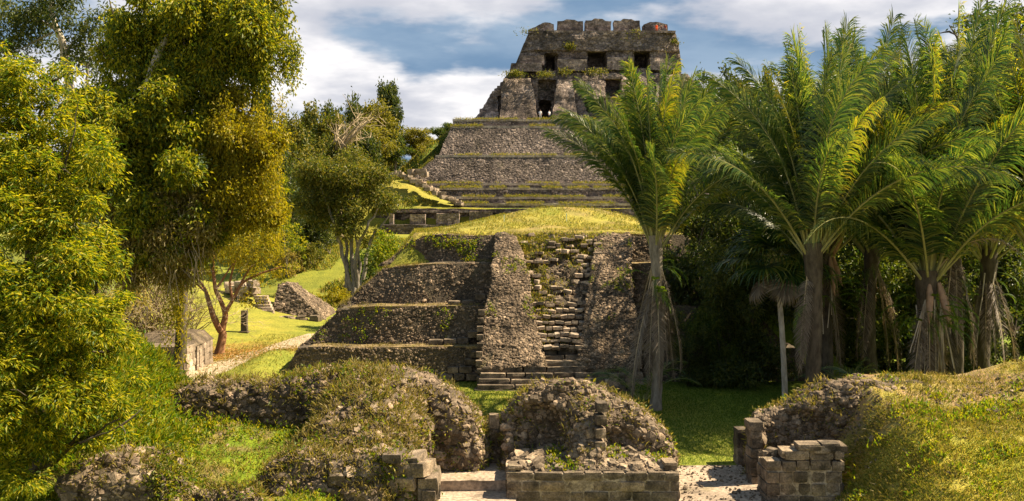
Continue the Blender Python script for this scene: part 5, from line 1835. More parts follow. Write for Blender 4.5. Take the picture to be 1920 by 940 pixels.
    base[2] = float(H(base[0], base[1]))
    root = thing('bare_tree', 'leafless pale tree with upswept branches in the middle of the wooded slope', 'tree', base)
    g = Geo()
    start = P(628, 300, 112)
    tube(g, bend(base, start, 8, 0, 0.05, rng), np.linspace(0.4, 0.3, 8), 7)
    link('trunk', g.mesh('trunk', [M['twig']], True, base), root)
    for k in range(16):
        g = Geo()
        e = P(rng.uniform(615, 715), rng.uniform(212, 262), 112 + rng.normal(0, 2))
        a = start + (e - start) * 0.0
        q = bend(a, e, 9, 0.12, 0.15, rng)
        tube(g, q, np.linspace(0.16, 0.03, 9), 5)
        for _ in range(7):
            s = q[int(rng.integers(4, 9))]
            tube(g, bend(s, s + rng.normal(0, 0.9, 3) + (0.5, 0, 0.5), 5, 0, 0.15, rng), np.linspace(0.05, 0.02, 5), 3)
        link('branch', g.mesh('branch', [M['twig']], True, base), root)

    # many stemmed tree between the slope and the middle pyramid
    D = 89.0
    base = P(660, 541, D)
    base[2] = float(H(base[0], base[1])) - 0.2
    root = thing('many_stemmed_tree', 'dark spreading tree on several pale stems beside the middle pyramid', 'tree', base)
    stems = [((664, 543), (640, 470), (620, 400), (600, 350)), ((650, 538), (652, 460), (640, 380)), ((672, 543), (668, 470), (690, 420), (720, 370)), ((676, 545), (686, 480), (700, 440), (735, 400)), ((664, 540), (660, 450), (672, 360), (668, 310)), ((668, 541), (674, 490), (664, 420))]
    for st in stems:
        g = Geo()
        q = np.array([P(x, y, D + rng.normal(0, 0.4)) for x, y in st])
        q[0, 2] = base[2]
        t = np.linspace(0, len(st) - 1, 14)
        q = np.stack([np.interp(t, range(len(st)), q[:, k]) for k in range(3)], 1) + rng.normal(0, 0.06, (14, 3))
        tube(g, q, np.linspace(0.24, 0.06, 14), 6)
        link('stem', g.mesh('stem', [M['bark_grey']], True, base), root)
    blobs = [PB(600, 345, 50, 42, D), PB(655, 320, 62, 36, D), PB(715, 345, 45, 32, D), PB(625, 395, 55, 34, D), PB(690, 390, 60, 32, D), PB(735, 390, 34, 24, D), PB(585, 390, 34, 34, D + 1), PB(650, 420, 50, 24, D - 1), PB(610, 310, 45, 28, D + 2), PB(700, 440, 30, 22, D), PB(745, 365, 28, 20, D)]
    g = Geo()
    clumped(g, blobs, 1150, 20, 0.28, 0.30, 0.12, rng, 0.3, 0.6, 0, 33, 0.2)
    link('crown', g.mesh('crown', [M['lf_olive']], False, base), root)

    def shrub(name, label, px, py, rx, ry, d, mat, n, seed, ll=0.2, cat='shrub'):
        r = np.random.default_rng(seed)
        c = P(px, py, d)
        k = d / F
        gz = float(H(c[0], c[1]))
        base = np.array((c[0], c[1], gz))
        top = max(c[2] + ry * k, gz + 0.6)
        root = thing(name, label, cat, base)
        blobs = [(c[0] + r.normal(0, rx * k * 0.45), d + r.normal(0, rx * k * 0.3), gz + (top - gz) * q, rx * k * 0.55, rx * k * 0.5, (top - gz) * 0.34) for q in (0.25, 0.3, 0.4, 0.55, 0.65)]
        for b in blobs[:3]:
            g = Geo()
            tube(g, bend(base, np.array(b[:3]), 6, 0, 0.1, r), np.linspace(0.05, 0.02, 6), 5)
            link('stem', g.mesh('stem', [M['bark_grey']], True, base), root)
        g = Geo()
        clumped(g, blobs, n, 8, 0.12, ll, ll * 0.42, r, 0.2, 0.7, 0, seed, 0.4)
        link('foliage', g.mesh('foliage', [M[mat]], False, base), root)
    shrub('round_shrub', 'low rounded golden shrub on the grass at the foot of the many stemmed tree', 626, 552, 34, 16, 80, 'lf_gold', 260, 1)
    shrub('bush', 'yellow green bush showing over the shoulder of the middle pyramid', 722, 448, 36, 30, 66, 'weed', 300, 2)
    shrub('bush', 'bright small bush at the lower edge of the wooded slope', 537, 318, 26, 22, 96, 'lf_bright', 260, 3, 0.25)
    shrub('bush', 'leafy green bush behind the stems of the many stemmed tree', 690, 500, 34, 34, 92, 'fern', 360, 4, 0.3)
    for i, (px, py, rx, ry, d, mt, lab) in enumerate(((560, 440, 30, 26, 104, 'lf_dark', 'dark low shrub near the top of the grassy slope'), (590, 468, 34, 22, 99, 'lf_olive', 'olive shrub halfway down the grassy slope'), (545, 482, 26, 18, 97, 'lf_dry', 'dry brownish shrub on the grassy slope by the golden creepers'), (618, 430, 34, 30, 103, 'lf_dark', 'dark shrub behind the stems of the many stemmed tree'), (580, 415, 30, 20, 108, 'lf_olive', 'small olive shrub at the upper rim of the grassy slope'), (705, 470, 30, 24, 84, 'lf_mid', 'green shrub between the many stemmed tree and the middle pyramid'))):
        shrub('slope_shrub', lab, px, py, rx, ry, d, mt, 240, 40 + i, 0.26)
    # big tree over the right end of the palms
    D = 58.0
    base = np.array((PX(1860, D), D, 0.0))
    blobs = [PB(1850, 60, 60, 48, D), PB(1800, 100, 50, 45, D), PB(1900, 40, 60, 50, D), PB(1880, 120, 60, 50, D), PB(1830, 150, 60, 40, D), PB(1780, 55, 22, 22, D), PB(1930, 110, 50, 60, D), PB(1760, 150, 36, 36, D), PB(1850, 10, 40, 22, D)]
    tree('tall_tree', 'tall leafy tree towering over the palms at the picture edge', 'tree', base, blobs, 'lf_dark', 'bark_dark', 2000, 8, 0.2, 0.24, 0.11, 0.42, 0.3, 61, fork=0.55, nlimb=9, inner=0.35)


def build_right_wood():
    """the dark wood under and behind the palms"""
    rng = np.random.default_rng(606)
    G = 'shaded trees behind the palms'
    protos = []
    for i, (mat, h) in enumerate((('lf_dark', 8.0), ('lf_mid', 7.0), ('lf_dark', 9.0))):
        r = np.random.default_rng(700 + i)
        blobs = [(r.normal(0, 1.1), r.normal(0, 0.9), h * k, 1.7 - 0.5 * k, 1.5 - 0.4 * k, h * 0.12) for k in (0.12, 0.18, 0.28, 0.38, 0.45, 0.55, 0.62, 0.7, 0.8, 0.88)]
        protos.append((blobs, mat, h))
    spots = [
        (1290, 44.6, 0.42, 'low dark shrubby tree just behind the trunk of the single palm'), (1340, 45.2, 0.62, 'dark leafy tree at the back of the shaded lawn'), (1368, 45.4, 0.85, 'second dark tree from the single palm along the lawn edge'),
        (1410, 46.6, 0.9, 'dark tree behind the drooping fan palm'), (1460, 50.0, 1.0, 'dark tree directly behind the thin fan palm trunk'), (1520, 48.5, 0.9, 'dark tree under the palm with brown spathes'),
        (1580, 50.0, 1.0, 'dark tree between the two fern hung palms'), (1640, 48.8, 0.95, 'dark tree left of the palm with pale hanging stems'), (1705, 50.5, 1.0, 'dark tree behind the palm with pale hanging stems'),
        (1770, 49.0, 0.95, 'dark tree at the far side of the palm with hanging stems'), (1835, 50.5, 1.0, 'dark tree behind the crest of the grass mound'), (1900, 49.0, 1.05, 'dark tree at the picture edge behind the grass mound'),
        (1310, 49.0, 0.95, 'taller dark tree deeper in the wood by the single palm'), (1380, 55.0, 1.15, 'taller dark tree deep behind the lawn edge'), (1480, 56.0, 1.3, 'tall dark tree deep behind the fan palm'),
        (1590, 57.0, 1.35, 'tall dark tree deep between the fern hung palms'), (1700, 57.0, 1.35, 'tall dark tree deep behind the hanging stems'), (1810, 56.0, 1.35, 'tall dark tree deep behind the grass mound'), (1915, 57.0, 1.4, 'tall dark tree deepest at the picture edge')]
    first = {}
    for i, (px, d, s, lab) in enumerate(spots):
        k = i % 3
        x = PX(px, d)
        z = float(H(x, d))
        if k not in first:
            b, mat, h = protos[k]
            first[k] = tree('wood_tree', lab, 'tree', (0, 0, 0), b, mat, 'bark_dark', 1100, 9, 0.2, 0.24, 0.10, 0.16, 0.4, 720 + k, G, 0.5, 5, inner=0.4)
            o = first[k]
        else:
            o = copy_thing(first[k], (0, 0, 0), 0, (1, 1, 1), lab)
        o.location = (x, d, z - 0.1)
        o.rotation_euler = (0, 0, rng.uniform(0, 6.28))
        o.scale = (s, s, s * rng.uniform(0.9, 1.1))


# ------------------------------------------------------------------ palms
def frond_mesh(name, L, e0, droop, mats, seed, n=78, ll=0.95, lw=0.05, hang=0.55, twist=1.0, sparse=0.0, bend_side=0.0, r0=0.055):
    """a feather leaf: arching stalk with two ranks of narrow drooping leaflets, base at the origin, reaching along +X"""
    r = np.random.default_rng(seed)
    k = 40
    t = np.linspace(0, 1, k)
    e = R(e0) - R(droop) * t ** 1.7
    az = R(bend_side) * t ** 1.5
    st = np.stack([np.cos(e) * np.cos(az), np.cos(e) * np.sin(az), np.sin(e)], 1) * (L / (k - 1))
    q = np.concatenate([[(0, 0, 0)], np.cumsum(st, 0)[:-1]])
    g = Geo()
    tube(g, q, r0 * (1 - 0.88 * t), 5, 1)
    tl = np.linspace(0.16, 0.995, n)
    tl = np.concatenate([tl, tl]) + r.normal(0, 0.004, 2 * n)
    side = np.concatenate([np.ones(n), -np.ones(n)])
    if sparse:
        kp = r.random(2 * n) > sparse
        tl, side = tl[kp], side[kp]
    tl = np.clip(tl, 0.1, 1)
    m = len(tl)
    base = np.stack([np.interp(tl, t, q[:, c]) for c in range(3)], 1)
    tan = np.stack([np.interp(tl, t, st[:, c]) for c in range(3)], 1)
    tan /= np.linalg.norm(tan, axis=1)[:, None]
    lat = np.cross(tan, (0, 0, 1.0))
    bad = np.linalg.norm(lat, axis=1) < 0.05
    lat[bad] = (0, 1, 0)
    lat /= np.linalg.norm(lat, axis=1)[:, None]
    nrm = np.cross(lat, tan)
    tw = R(70) * twist * np.clip((tl - 0.2) / 0.6, 0, 1)
    lat2 = lat * np.cos(tw)[:, None] + nrm * np.sin(tw)[:, None]
    nrm2 = np.cross(lat2, tan)
    u = np.clip((tl - 0.14) / 0.86, 0, 1)
    fw = np.sin(np.radians(28 + 42 * u))[:, None] + r.normal(0, 0.10, (m, 1))
    d = lat2 * side[:, None] * np.cos(np.radians(28 + 42 * u))[:, None] + tan * fw + nrm2 * (0.22 + r.normal(0, 0.09, (m, 1)))
    d /= np.linalg.norm(d, axis=1)[:, None]
    ln = ll * (0.35 + 0.65 * np.sin(np.pi * np.clip(0.16 + 0.74 * u, 0, 1)) ** 0.7) * r.uniform(0.82, 1.12, m) * (1 - 0.35 * u ** 3)
    pts = [base]
    cd = d.copy()
    hg = hang * r.uniform(0.6, 1.5, m)[:, None]
    for s in range(3):
        pts.append(pts[-1] + cd * (ln / 3)[:, None])
        cd = cd + np.array((0, 0, -1.0)) * hg * (0.5 + 0.5 * s)
        cd /= np.linalg.norm(cd, axis=1)[:, None]
    wv = np.cross(d, nrm2)
    wv = nrm2 * 0.35 + tan * 0.9
    wv /= np.linalg.norm(wv, axis=1)[:, None]
    ws = (0.5, 1.0, 0.75, 0.12)
    V = np.stack([p + wv * lw * 0.5 * sgn * w for p, w in zip(pts, ws) for sgn in (1, -1)], 1)
    b = (np.arange(m) * 8)[:, None]
    Fq = np.concatenate([b + np.array([[2 * s, 2 * s + 1, 2 * s + 3, 2 * s + 2]]) for s in range(3)])
    g.add(V.reshape(-1, 3), Fq, 0)
    return g.mesh(name, mats)


FR = {}


def frond_set():
    gm, ym, dm = [M['palm'], M['rachis']], [M['palm_yellow'], M['rachis']], [M['palm_dry'], M['rachis_dry']]
    for i, (e0, dr) in enumerate(((88, 16), (85, 32), (80, 44), (74, 54), (67, 62), (59, 66), (51, 70), (43, 72), (34, 66))):
        for v in range(2):
            FR['g%d%d' % (i, v)] = frond_mesh('frond', 8.0, e0, dr * (0.85 + 0.3 * v), gm, 40 + i * 2 + v, 170, 1.2, 0.054, 0.5 + 0.3 * (v), 1.1, 0.03, (-14, 16)[v])
        FR['y%d' % i] = frond_mesh('frond', 8.0, e0, dr * 1.15, ym, 80 + i, 150, 1.05, 0.05, 0.85, 1.1, 0.12, 10)
    FR['d0'] = frond_mesh('dead_frond', 6.0, -80, 8, dm, 95, 130, 0.8, 0.05, 0.35, 0.4, 0.15, 5, 0.05)
    FR['d1'] = frond_mesh('dead_frond', 6.0, -72, 17, dm, 96, 130, 0.8, 0.05, 0.45, 0.4, 0.25, -8, 0.05)
    FR['d2'] = frond_mesh('dead_frond', 6.0, 55, 120, dm, 97, 60, 0.6, 0.045, 1.3, 0.6, 0.4, 8, 0.05)
    FR['f0'] = frond_mesh('fern', 1.6, 30, 120, [M['fern'], M['fern']], 98, 26, 0.26, 0.055, 0.5, 0.2, 0, 0, 0.012)
    FR['f1'] = frond_mesh('fern', 1.4, -10, 75, [M['fern'], M['fern']], 99, 24, 0.24, 0.05, 0.5, 0.2, 0, 10, 0.012)
    FR['k0'] = frond_mesh('frond', 3.0, 70, 95, gm, 100, 40, 0.5, 0.04, 0.4, 0.5, 0, 8, 0.025)
    FR['k1'] = frond_mesh('frond', 3.0, 50, 90, gm, 101, 40, 0.5, 0.04, 0.4, 0.5, 0, -8, 0.025)


def put_frond(root, key, z, yaw, s, dx=0.0, dy=0.0, roll=0.0):
    me = FR[key]
    o = link(me.name.split('.')[0], me, root)
    o.location = (dx + math.cos(yaw) * 0.16, dy + math.sin(yaw) * 0.16, z)
    o.rotation_euler = (roll, 0, yaw)
    o.scale = (s, s, s)
    return o


def build_palms():
    rng = np.random.default_rng(808)
    frond_set()
    G = 'feather palms at the edge of the lawn'
    # px, py of the crown base, distance, scale, fronds, trunk radius, yellow share, label, first yaw
    palms = [
        (1230, 455, 39.0, 0.82, 44, 0.20, 0.2, 'single feather palm standing clear on the lawn with dead fronds hanging down its trunk', 0.2, 11),
        (1545, 470, 42.0, 1.12, 34, 0.30, 0.14, 'tall feather palm with brown spathes and ferns under its crown', 0.9, 8),
        (1742, 520, 38.5, 1.06, 36, 0.32, 0.15, 'massive feather palm hung with ferns and many pale stems', 1.4, 8),
        (1635, 470, 46.0, 1.2, 30, 0.28, 0.12, 'feather palm standing back between the two fern hung palms', 2.1, 6),
        (1850, 480, 44.0, 1.15, 32, 0.28, 0.14, 'feather palm behind the massive one, its crown under the tall tree', 0.4, 6),
        (1950, 470, 39.0, 1.05, 30, 0.30, 0.3, 'feather palm half cut off by the picture edge', 0.7, 4),
        (1522, 470, 36.8, 0.92, 30, 0.28, 0.12, 'feather palm with very tall straight fronds between the fan palm and the brown spathes', 1.7, 3),
        (1790, 440, 42.0, 1.12, 28, 0.28, 0.2, 'feather palm just behind the massive one, fronds crossing over it', 2.6, 3),
    ]
    for i, (px, py, d, s, n, tr, ysh, lab, yaw0, ndead) in enumerate(palms):
        c = P(px, py, d)
        gz = float(H(c[0], c[1]))
        root = thing('palm_tree', lab, 'palm', (c[0], c[1], gz), G)
        zc = c[2] - gz
        g = Geo()
        zz = np.linspace(-0.3, zc + 0.3, 26)
        rr = tr * (1 + 0.35 * np.exp(-zz / 0.5)) * (1 + 0.05 * np.sin(zz * 9)) * (1 + 0.35 * sstep(zc - 1.6, zc - 0.2, zz))
        tube(g, np.stack([0.12 * np.sin(zz * 0.5 + i), 0.1 * np.cos(zz * 0.4), zz], 1), rr, 12, 0, 0.03)
        link('trunk', g.mesh('trunk', [M['bark_grey' if i == 0 else 'bark_dark']], True), root)
        for k in range(n):
            f = (k + 0.5) / n
            yaw = yaw0 + k * 2.39996 + rng.normal(0, 0.12)
            lev = min(7, max(0, int(f ** 1.25 * (5.4 if i == 0 else 5.6 if i == 7 else 7.3) + rng.normal(0, 0.6))))
            key = ('y%d' % lev) if rng.random() < ysh else 'g%d%d' % (lev, int(rng.integers(2)))
            put_frond(root, key, zc + 0.1 - 0.5 * f, yaw, s * rng.uniform(0.92, 1.15), roll=rng.normal(0, 0.06))
        for k in range(ndead):
            yaw = rng.uniform(0, 6.28) if i else (-1.57 + (k - 5) * 0.55)
            put_frond(root, 'd%d' % (k % 2), zc - 0.4 - (1.3 * rng.random() if i == 0 else 0.3 * rng.random()), yaw, s * (0.92 if i == 0 else 0.7) * rng.uniform(0.8, 1.1))
        if i in (1, 2):
            put_frond(root, 'd2', zc, rng.uniform(3.3, 5.5), s * 0.7)
        # boat shaped spathes and flower stalks
        nsp = (0, 6, 4, 0, 0, 0, 0, 0, 0, 0)[i]
        for k in range(nsp):
            g = Geo()
            yaw = -1.57 + rng.normal(0, 0.9)
            upw = k < 3 and i == 1
            st = np.array((math.cos(yaw) * 0.45, math.sin(yaw) * 0.45, zc - 0.2))
            en = st + (math.cos(yaw) * 0.5, math.sin(yaw) * 0.45, (1.6 if upw else -1.9) * rng.uniform(0.7, 1.1))
            q = bend(st, en, 10, 0, 0.08, rng)
            tube(g, q, 0.13 * np.sin(np.pi * np.linspace(0.06, 0.98, 10)) ** 0.8, 7)
            link('spathe', g.mesh('spathe', [M['spathe']], True), root)
        nst = (0, 4, 15, 0, 2, 0, 0, 0, 0, 0)[i]
        for k in range(nst):
            g = Geo()
            yaw = -1.57 + rng.normal(0, 1.0)
            st = np.array((math.cos(yaw) * 0.5, math.sin(yaw) * 0.4, zc - 0.6 - rng.random() * 0.6))
            en = st + (rng.normal(0, 0.25), -0.1, -rng.uniform(1.6, 3.4))
            tube(g, bend(st, en, 9, 0, 0.03, rng), np.linspace(0.035, 0.02, 9), 5)
            link('hanging_stem', g.mesh('hanging_stem', [M['bark_pale']], True), root)
        for k in range((9, 20, 26, 4, 5, 2, 2, 3, 3, 0)[i]):
            yaw = -1.57 + rng.normal(0, 1.2)
            put_frond(root, 'f%d' % (k % 2), zc - rng.uniform(0.5, 2.1), yaw, rng.uniform(0.7, 1.1), math.cos(yaw) * tr, math.sin(yaw) * tr)
    # young palms near the ground
    for px, py, d, n, s, lab in ((1205, 690, 40.5, 11, 0.85, 'young palm clump at the foot of the single feather palm'), (1640, 742, 37.0, 12, 1.0, 'young palm low in the shade behind the grass mound'), (1585, 745, 41.0, 9, 0.8, 'young palm beside the trunk of the tall fern hung palm')):
        c = P(px, py, d)
        gz = float(H(c[0], c[1]))
        root = thing('young_palm', lab, 'palm', (c[0], c[1], gz), 'young palms under the big ones')
        for k in range(n):
            put_frond(root, 'k%d' % (k % 2), 0.15, k * 2.4 + 0.3, s * rng.uniform(0.75, 1.1))
    # fan palm on a thin pale trunk
    D = 40.5
    c = P(1456, 500, D)
    root = thing('fan_palm', 'slender fan palm with a thin pale trunk and a drooping dark crown', 'palm', (PX(1472, D), D, 0.0))
    off = np.array((PX(1472, D), D, 0.0))
    g = Geo()
    q = np.array([(PX(1473, D), D, -0.2), P(1472, 740, D), P(1470, 680, D), P(1465, 600, D), P(1459, 540, D), P(1456, 495, D)])
    t = np.linspace(0, 5, 24)
    q = np.stack([np.interp(t, range(6), q[:, k]) for k in range(3)], 1)
    tube(g, q, np.linspace(0.13, 0.10, 24), 9, 0, 0.015)
    link('trunk', g.mesh('trunk', [M['bark_pale']], True, off), root)

    def fan(mats, seed, Lr):
        r = np.random.default_rng(seed)
        g = Geo()
        tube(g, [(0, 0, 0), (0.5, 0, 0.22), (1.0, 0, 0.28)], [0.03, 0.02, 0.015], 5, 1)
        m = 34
        a = np.linspace(-2.2, 2.2, m)
        d = np.stack([np.cos(a), np.sin(a), 0.15 + 0 * a], 1)
        pts = [np.repeat([[1.0, 0, 0.28]], m, 0)]
        cd = d / np.linalg.norm(d, axis=1)[:, None]
        ln = Lr * (0.75 + 0.25 * np.cos(a)) * r.uniform(0.9, 1.1, m)
        for s in range(4):
            pts.append(pts[-1] + cd * (ln / 4)[:, None])
            cd = cd + np.array((0, 0, -1.0)) * (0.10, 0.35, 0.8, 1.2)[s]
            cd /= np.linalg.norm(cd, axis=1)[:, None]
        wv = np.stack([-np.sin(a), np.cos(a), 0 * a], 1)
        ws = (0.02, 0.11, 0.085, 0.05, 0.01)
        V = np.stack([p + wv * w * 0.5 * sg for p, w in zip(pts, ws) for sg in (1, -1)], 1)
        b = (np.arange(m) * 10)[:, None]
        g.add(V.reshape(-1, 3), np.concatenate([b + np.array([[2 * s, 2 * s + 1, 2 * s + 3, 2 * s + 2]]) for s in range(4)]), 0)
        return g.mesh('fan_leaf', mats)
    fg = [fan([M['palm'], M['rachis']], k, 1.7) for k in range(2)]
    fd = fan([M['palm_dry'], M['rachis_dry']], 9, 1.0)
    fd.name = 'dead_leaf'
    zc = q[-1, 2]
    for k in range(24):
        o = link('fan_leaf', fg[k % 2], root)
        o.location = (q[-1, 0] - off[0], 0, zc)
        o.rotation_euler = (0, R(-62 + 96 * (k / 24)), k * 2.4)
        s = rng.uniform(0.9, 1.15)
        o.scale = (s, s, s)
    for k in range(5):
        o = link('dead_leaf', fd, root)
        o.location = (q[-1, 0] - off[0], 0, zc - 0.2)
        o.rotation_euler = (0, R(rng.uniform(48, 72)), k * 2.4)


# ------------------------------------------------------------------ small things
def build_small():
    rng = np.random.default_rng(909)
    # low stone building beside the path
    D = 47.0
    off = np.array((PX(347, D), D, 0.0))
    root = thing('stone_building', 'low roofless stone building with sunlit end walls beside the gravel path', 'building', off)
    g = Geo()
    x1 = PX(347, D)
    worn_block(g, x1 - 4.0, x1, D, D + 1.45, -0.2, 1.45, (x1 - 4.0, x1 - 0.03, D + 0.05, D + 1.4), 0.3, 0.05, 1.0, 0, 1)
    link('front_wall', g.mesh('front_wall', [M['ashlar']], True, off), root)
    g = Geo()
    xb = PX(367, 48.6)
    worn_block(g, xb - 3.6, xb, 48.65, 51.4, -0.2, 1.30, (xb - 3.4, xb - 0.05, 49.0, 51.2), 0.3, 0.06, 1.0, 0, 2)
    link('rear_wall', g.mesh('rear_wall', [M['ashlar']], True, off), root)
    g = Geo()
    worn_block(g, xb - 3.6, xb + 0.06, 48.5, 51.5, 1.28, 1.75, (xb - 3.0, xb - 0.5, 49.6, 51.5), 0.3, 0.10, 1.2, 0, 3)
    link('roof', g.mesh('roof', [M['ruin']], True, off), root)
    for y, z, s in ((49.2, 0.45, 1), (50.0, 0.45, 1)):
        put_block(root, off, (xb + 0.0, y, z + 0.15), 0.16, 0.35, 0.9, 0, rng, 'jamb', PALE_BLOCKS)
    for j in range(4):  # end blocks paler than the front: sunlight put into their colour
        for k in range(3):
            put_block(root, off, (x1 - 0.12, D + 0.24 + k * 0.46 + 0.1 * (j % 2), 0.17 + j * 0.36), 0.34, 0.45, 0.35, 0, rng, 'block', PALE_BLOCKS)
        for k in range(5):
            put_block(root, off, (xb - 0.13, 48.95 + k * 0.52, 0.15 + j * 0.32), 0.34, 0.5, 0.31, 0, rng, 'block', PALE_BLOCKS)
    # upright dark stone
    D = 62.0
    x = PX(458, D)
    z = float(H(x, D))
    off = np.array((x, D, z))
    root = thing('standing_stone', 'dark upright stone post on the sunny grass', 'standing stone', off)
    g = Geo()
    worn_block(g, x - 0.2, x + 0.2, D - 0.17, D + 0.17, z - 0.2, z + 1.40, (x - 0.17, x + 0.19, D - 0.15, D + 0.15), 0.12, 0.035, 2.0, 0, 4)
    link('shaft', g.mesh('shaft', [M['bark_dark']], False, off), root)
    g = Geo()
    worn_block(g, x - 0.3, x + 0.3, D - 0.28, D + 0.28, z - 0.3, z + 0.08, None, 0.12, 0.04, 2.0, 0, 5)
    link('footing', g.mesh('footing', [M['ruin']], False, off), root)
    # small excavated ruin with a steep stair
    D = 69.0
    off = np.array((PX(540, D), D, 0.0))
    gz = float(H(off[0], D))
    root = thing('small_ruin', 'small partly dug out stone ruin with a steep pale stair on the grassy rise', 'ruin', off)
    g = Geo()
    worn_block(g, PX(512, D), PX(606, D), D, D + 5, gz - 0.3, PZ(538, D), (PX(514, D), PX(532, D), D + 1.2, D + 4), 0.3, 0.2, 0.8, 0, 6)
    V, Fq = g.verts(), np.concatenate(g.f)
    o = link('mass', g.mesh('mass', [M['ruin']], True, off), root)
    p, nr = sample_surface(V, Fq, 1600, rng, lambda c, n: (n[:, 1] < 0.5) * 1.0)
    gs = Geo()
    stones(gs, p, nr, 0.07 * np.exp(rng.normal(0, 0.35, len(p))), rng, 0.7, 0.2, False, 1.3)
    link('rubble_facing', gs.mesh('rubble_facing', [M['rubble']], False, off), o, 'stuff')
    for i in range(10):
        u = i / 9
        for k in range(2):
            put_block(root, off, P(503 - 20 * u + k * 13, 606 - 48 * u, D - 0.8 + 1.6 * u), 0.5, 0.5, 0.26, 0, rng, 'stair_stone', PALE_BLOCKS)
    for i in range(18):
        put_block(root, off, P(440 + rng.uniform(-18, 40), 552 - rng.uniform(0, 22), D + rng.uniform(0.5, 2)), 0.7, 0.7, 0.45, rng.normal(0, 0.3), rng, 'fallen_block', PALE_BLOCKS)
    for i in range(16):
        put_block(root, off, P(rng.uniform(525, 600), 606 - rng.uniform(0, 10), D - 0.9), 0.6, 0.6, 0.35, rng.normal(0, 0.5), rng, 'fallen_block', RUIN_BLOCKS)
    # two thin marker stakes on the grass top
    for px, d, h, lab in ((945, 55.2, 0.45, 'thin pale green stake on the grass above the ramp'), (1062, 55.8, 0.5, 'thin pale green stake above the ruined stair')):
        x = PX(px, d)
        z = float(H(x, d))
        root = thing('stake', lab, 'stake', (x, d, z), 'marker stakes on the pyramid top')
        g = Geo()
        tube(g, [(0, 0, -0.1), (0.005, 0, h * 0.5), (0, 0, h)], [0.022, 0.02, 0.016], 6)
        link('post', g.mesh('post', [plain_mat('stake paint', (0.45, 0.58, 0.45), 0.6)], True), root)
        g = Geo()
        tube(g, [(0, 0, h * 0.8), (0, 0, h * 0.8 + 0.04)], [0.03, 0.03], 6)
        link('collar', g.mesh('collar', [plain_mat('stake collar', (0.3, 0.4, 0.33), 0.6)], True), root)
    # fallen orange leaves by the reddish tree
    g = Geo()
    n = 2600
    x = -15.0 + rng.normal(0, 2.1, n)
    y = 54.3 + rng.normal(0, 2.0, n)
    z = H(x, y) + 0.04
    leaves(g, np.stack([x, y, z], 1), rng.normal(0, 1, (n, 3)) * (1, 1, 0.15), 0.14, 0.08, rng, 0, 3.0)
    link('fallen_leaves', g.mesh('fallen_leaves', [M['litter']]), kind='stuff')
    # grass over the top of the middle pyramid and its flank
    g = Geo()
    n = 24000
    x, y = rng.uniform(-6.5, 11, n), rng.uniform(50.5, 66, n)
    z = H(x, y)
    k = (z > 4.5) & (vnoise(np.stack([x * 0.8, y * 0.8, x * 0], 1), 6) > 0.30)
    x, y, z = x[k], y[k], z[k]
    leaves(g, np.stack([x, y, z - 0.01], 1), rng.normal(0, 0.5, (len(x), 3)) + (0, 0, 1), 0.15, 0.03, rng, 0)
    n = 9000
    x = rng.uniform(-16, -4, n)
    y = rng.uniform(45, 62, n)
    z = H(x, y)
    leaves(g, np.stack([x, y, z - 0.01], 1), rng.normal(0, 0.5, (n, 3)) + (0, 0, 1), 0.13, 0.03, rng, 0)
    n = 60000
    y = 30.5 + 15 * rng.random(n) ** 0.8
    x = PX(rng.uniform(860, 1480, n), y)
    leaves(g, np.stack([x, y, H(x, y) - 0.005], 1), rng.normal(0, 0.5, (n, 3)) + (0, 0, 1), 0.075, 0.022, rng, 1)
    n = 26000
    x, y = rng.uniform(-34, -8.5, n), rng.uniform(141, 170, n)
    k = vnoise(np.stack([x * 0.4, y * 0.3, x * 0], 1), 18) > 0.3
    x, y = x[k], y[k]
    leaves(g, np.stack([x, y, H(x, y) - 0.03], 1), rng.normal(0, 0.5, (len(x), 3)) + (0, 0, 1), 0.55, 0.13, rng, 0)
    n = 16000
    y = rng.uniform(76, 114, n)
    x = PX(rng.uniform(515, 790, n), y)
    k = vnoise(np.stack([x * 0.35, y * 0.25, x * 0], 1), 8) > 0.42
    x, y = x[k], y[k]
    leaves(g, np.stack([x, y, H(x, y) - 0.02], 1), rng.normal(0, 0.5, (len(x), 3)) + (0, 0, 1), 0.45, 0.10, rng, 0)
    link('grass', g.mesh('grass', [M['grass'], M['fern']]), kind='stuff')

    # visitors
    def person(lab, p, h, shirt, trousers, hair, pose, skin=(0.36, 0.22, 0.15), yaw=0.0):
        root = thing('person', lab, 'person', p, 'visitors on the temple', yaw)
        s = h / 1.7
        sit = pose == 'sit'
        hip = 0.92 if not sit else 0.50
        J = [(0, 0, hip), (0, 0, hip + 0.25), (0, 0, hip + 0.48), (0, 0, hip + 0.58), (0, -0.01, hip + 0.66), (0, -0.01, hip + 0.78)]
        Rr = [0.15, 0.135, 0.15, 0.06, 0.09, 0.085]
        E = [(0, 1), (1, 2), (2, 3), (3, 4), (4, 5)]
        for sg in (-1, 1):
            b = len(J)
            if sit:
                J += [(sg * 0.1, -0.02, hip), (sg * 0.12, -0.42, hip + 0.03), (sg * 0.12, -0.46, 0.08), (sg * 0.12, -0.58, 0.04)]
            else:
                J += [(sg * 0.09, 0, hip - 0.05), (sg * 0.10, -0.02, 0.48), (sg * 0.10, 0.02, 0.09), (sg * 0.11, -0.13, 0.04)]
            Rr += [0.09, 0.07, 0.045, 0.035]
            E += [(0, b), (b, b + 1), (b + 1, b + 2), (b + 2, b + 3)]
            b = len(J)
            J += [(sg * 0.19, 0, hip + 0.46), (sg * 0.25, -0.02, hip + 0.18), (sg * 0.23, -0.15, hip - 0.02), (sg * 0.22, -0.2, hip - 0.08)]
            Rr += [0.06, 0.045, 0.035, 0.03]
            E += [(2, b), (b, b + 1), (b + 1, b + 2), (b + 2, b + 3)]
        me = bpy.data.meshes.new('body')
        me.from_pydata([tuple(c * s for c in j) for j in J], E, [])
        o = link('body', me, root)
        m = o.modifiers.new('skin', 'SKIN')
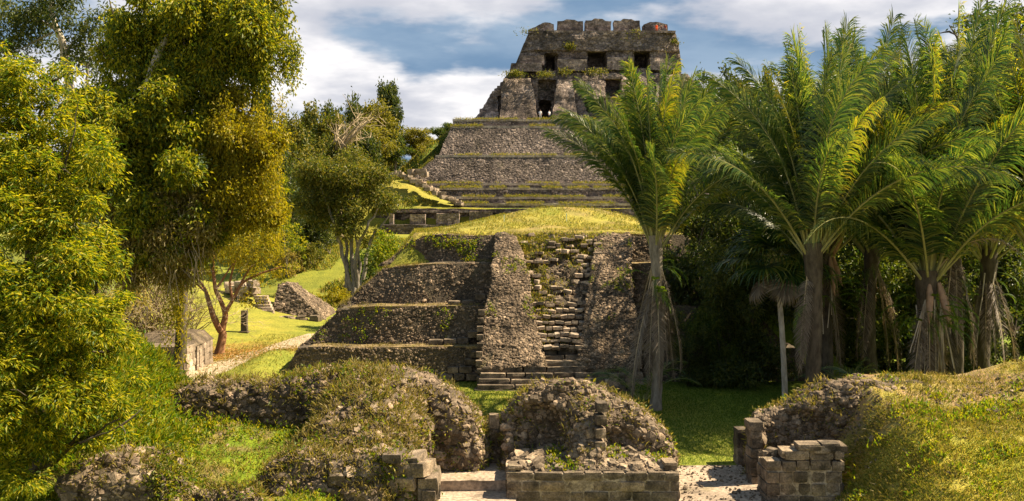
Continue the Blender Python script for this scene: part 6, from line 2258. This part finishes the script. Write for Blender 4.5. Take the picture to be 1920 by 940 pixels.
        for v, r in zip(me.skin_vertices[0].data, Rr):
            v.radius = (r * s, r * s)
        me.skin_vertices[0].data[0].use_root = True
        sub = o.modifiers.new('sub', 'SUBSURF')
        sub.levels = sub.render_levels = 1
        dg = bpy.context.evaluated_depsgraph_get()
        ev = bpy.data.meshes.new_from_object(o.evaluated_get(dg))
        o.modifiers.clear()
        o.data = ev
        ev.materials.clear()
        for c in (skin, shirt, trousers):
            ev.materials.append(plain_mat('cloth', c, 0.85, 30))
        for f in ev.polygons:
            c = f.center / s
            arm = abs(c.x) > 0.205
            f.material_index = 0 if c.z > hip + 0.55 or (arm and c.z < hip + 0.25) or c.z < 0.06 else (1 if c.z > hip + 0.0 else 2)
            if sit and c.z <= hip + 0.09 and c.y < -0.12 and not arm:
                f.material_index = 2
            f.use_smooth = True
        g = Geo()
        V = ICO_V * np.array((0.095, 0.105, 0.095)) * s + np.array((0, 0.025, hip + 0.765)) * s
        g.add(V, ICO_F)
        link('hair', g.mesh('hair', [plain_mat('hair', hair, 0.7)], True), root)
    top = PZ(57.5, 164.4)
    person('seated visitor in a bright orange shirt on the temple roof edge', (PX(1231, 164.8), 164.9, top), 1.6, (0.75, 0.09, 0.015), (0.65, 0.10, 0.02), (0.03, 0.02, 0.015), 'sit')
    person('visitor in dark clothes standing beside the orange shirted one on the roof', (PX(1240, 165.2), 165.2, top), 1.45, (0.06, 0.03, 0.03), (0.04, 0.04, 0.05), (0.02, 0.015, 0.01), 'sit', yaw=0.5)
    person('visitor in a red brown top at the end of the roof group', (PX(1247.5, 165.2), 165.1, top), 1.55, (0.30, 0.05, 0.03), (0.05, 0.05, 0.07), (0.02, 0.015, 0.01), 'sit', yaw=-0.4)
    zf = PZ(226, 159.5)
    person('visitor in white standing at the dark doorway of the middle storey', (PX(1013, 159.2), 159.2, zf), 1.7, (0.75, 0.75, 0.72), (0.5, 0.48, 0.44), (0.03, 0.02, 0.015), 'stand')
    person('visitor in pale shirt and dark trousers at the same temple doorway', (PX(1030, 159.3), 159.3, zf), 1.65, (0.62, 0.64, 0.66), (0.06, 0.06, 0.08), (0.03, 0.02, 0.015), 'stand', yaw=0.6)


M['lf_gold2'] = leaf_mat('olive gold leaves', [(0.09, 0.10, 0.014), (0.17, 0.155, 0.018), (0.24, 0.195, 0.025), (0.19, 0.17, 0.018)], 0.42)
build_left_trees()
build_hill_trees()
build_right_wood()
build_palms()
build_small()
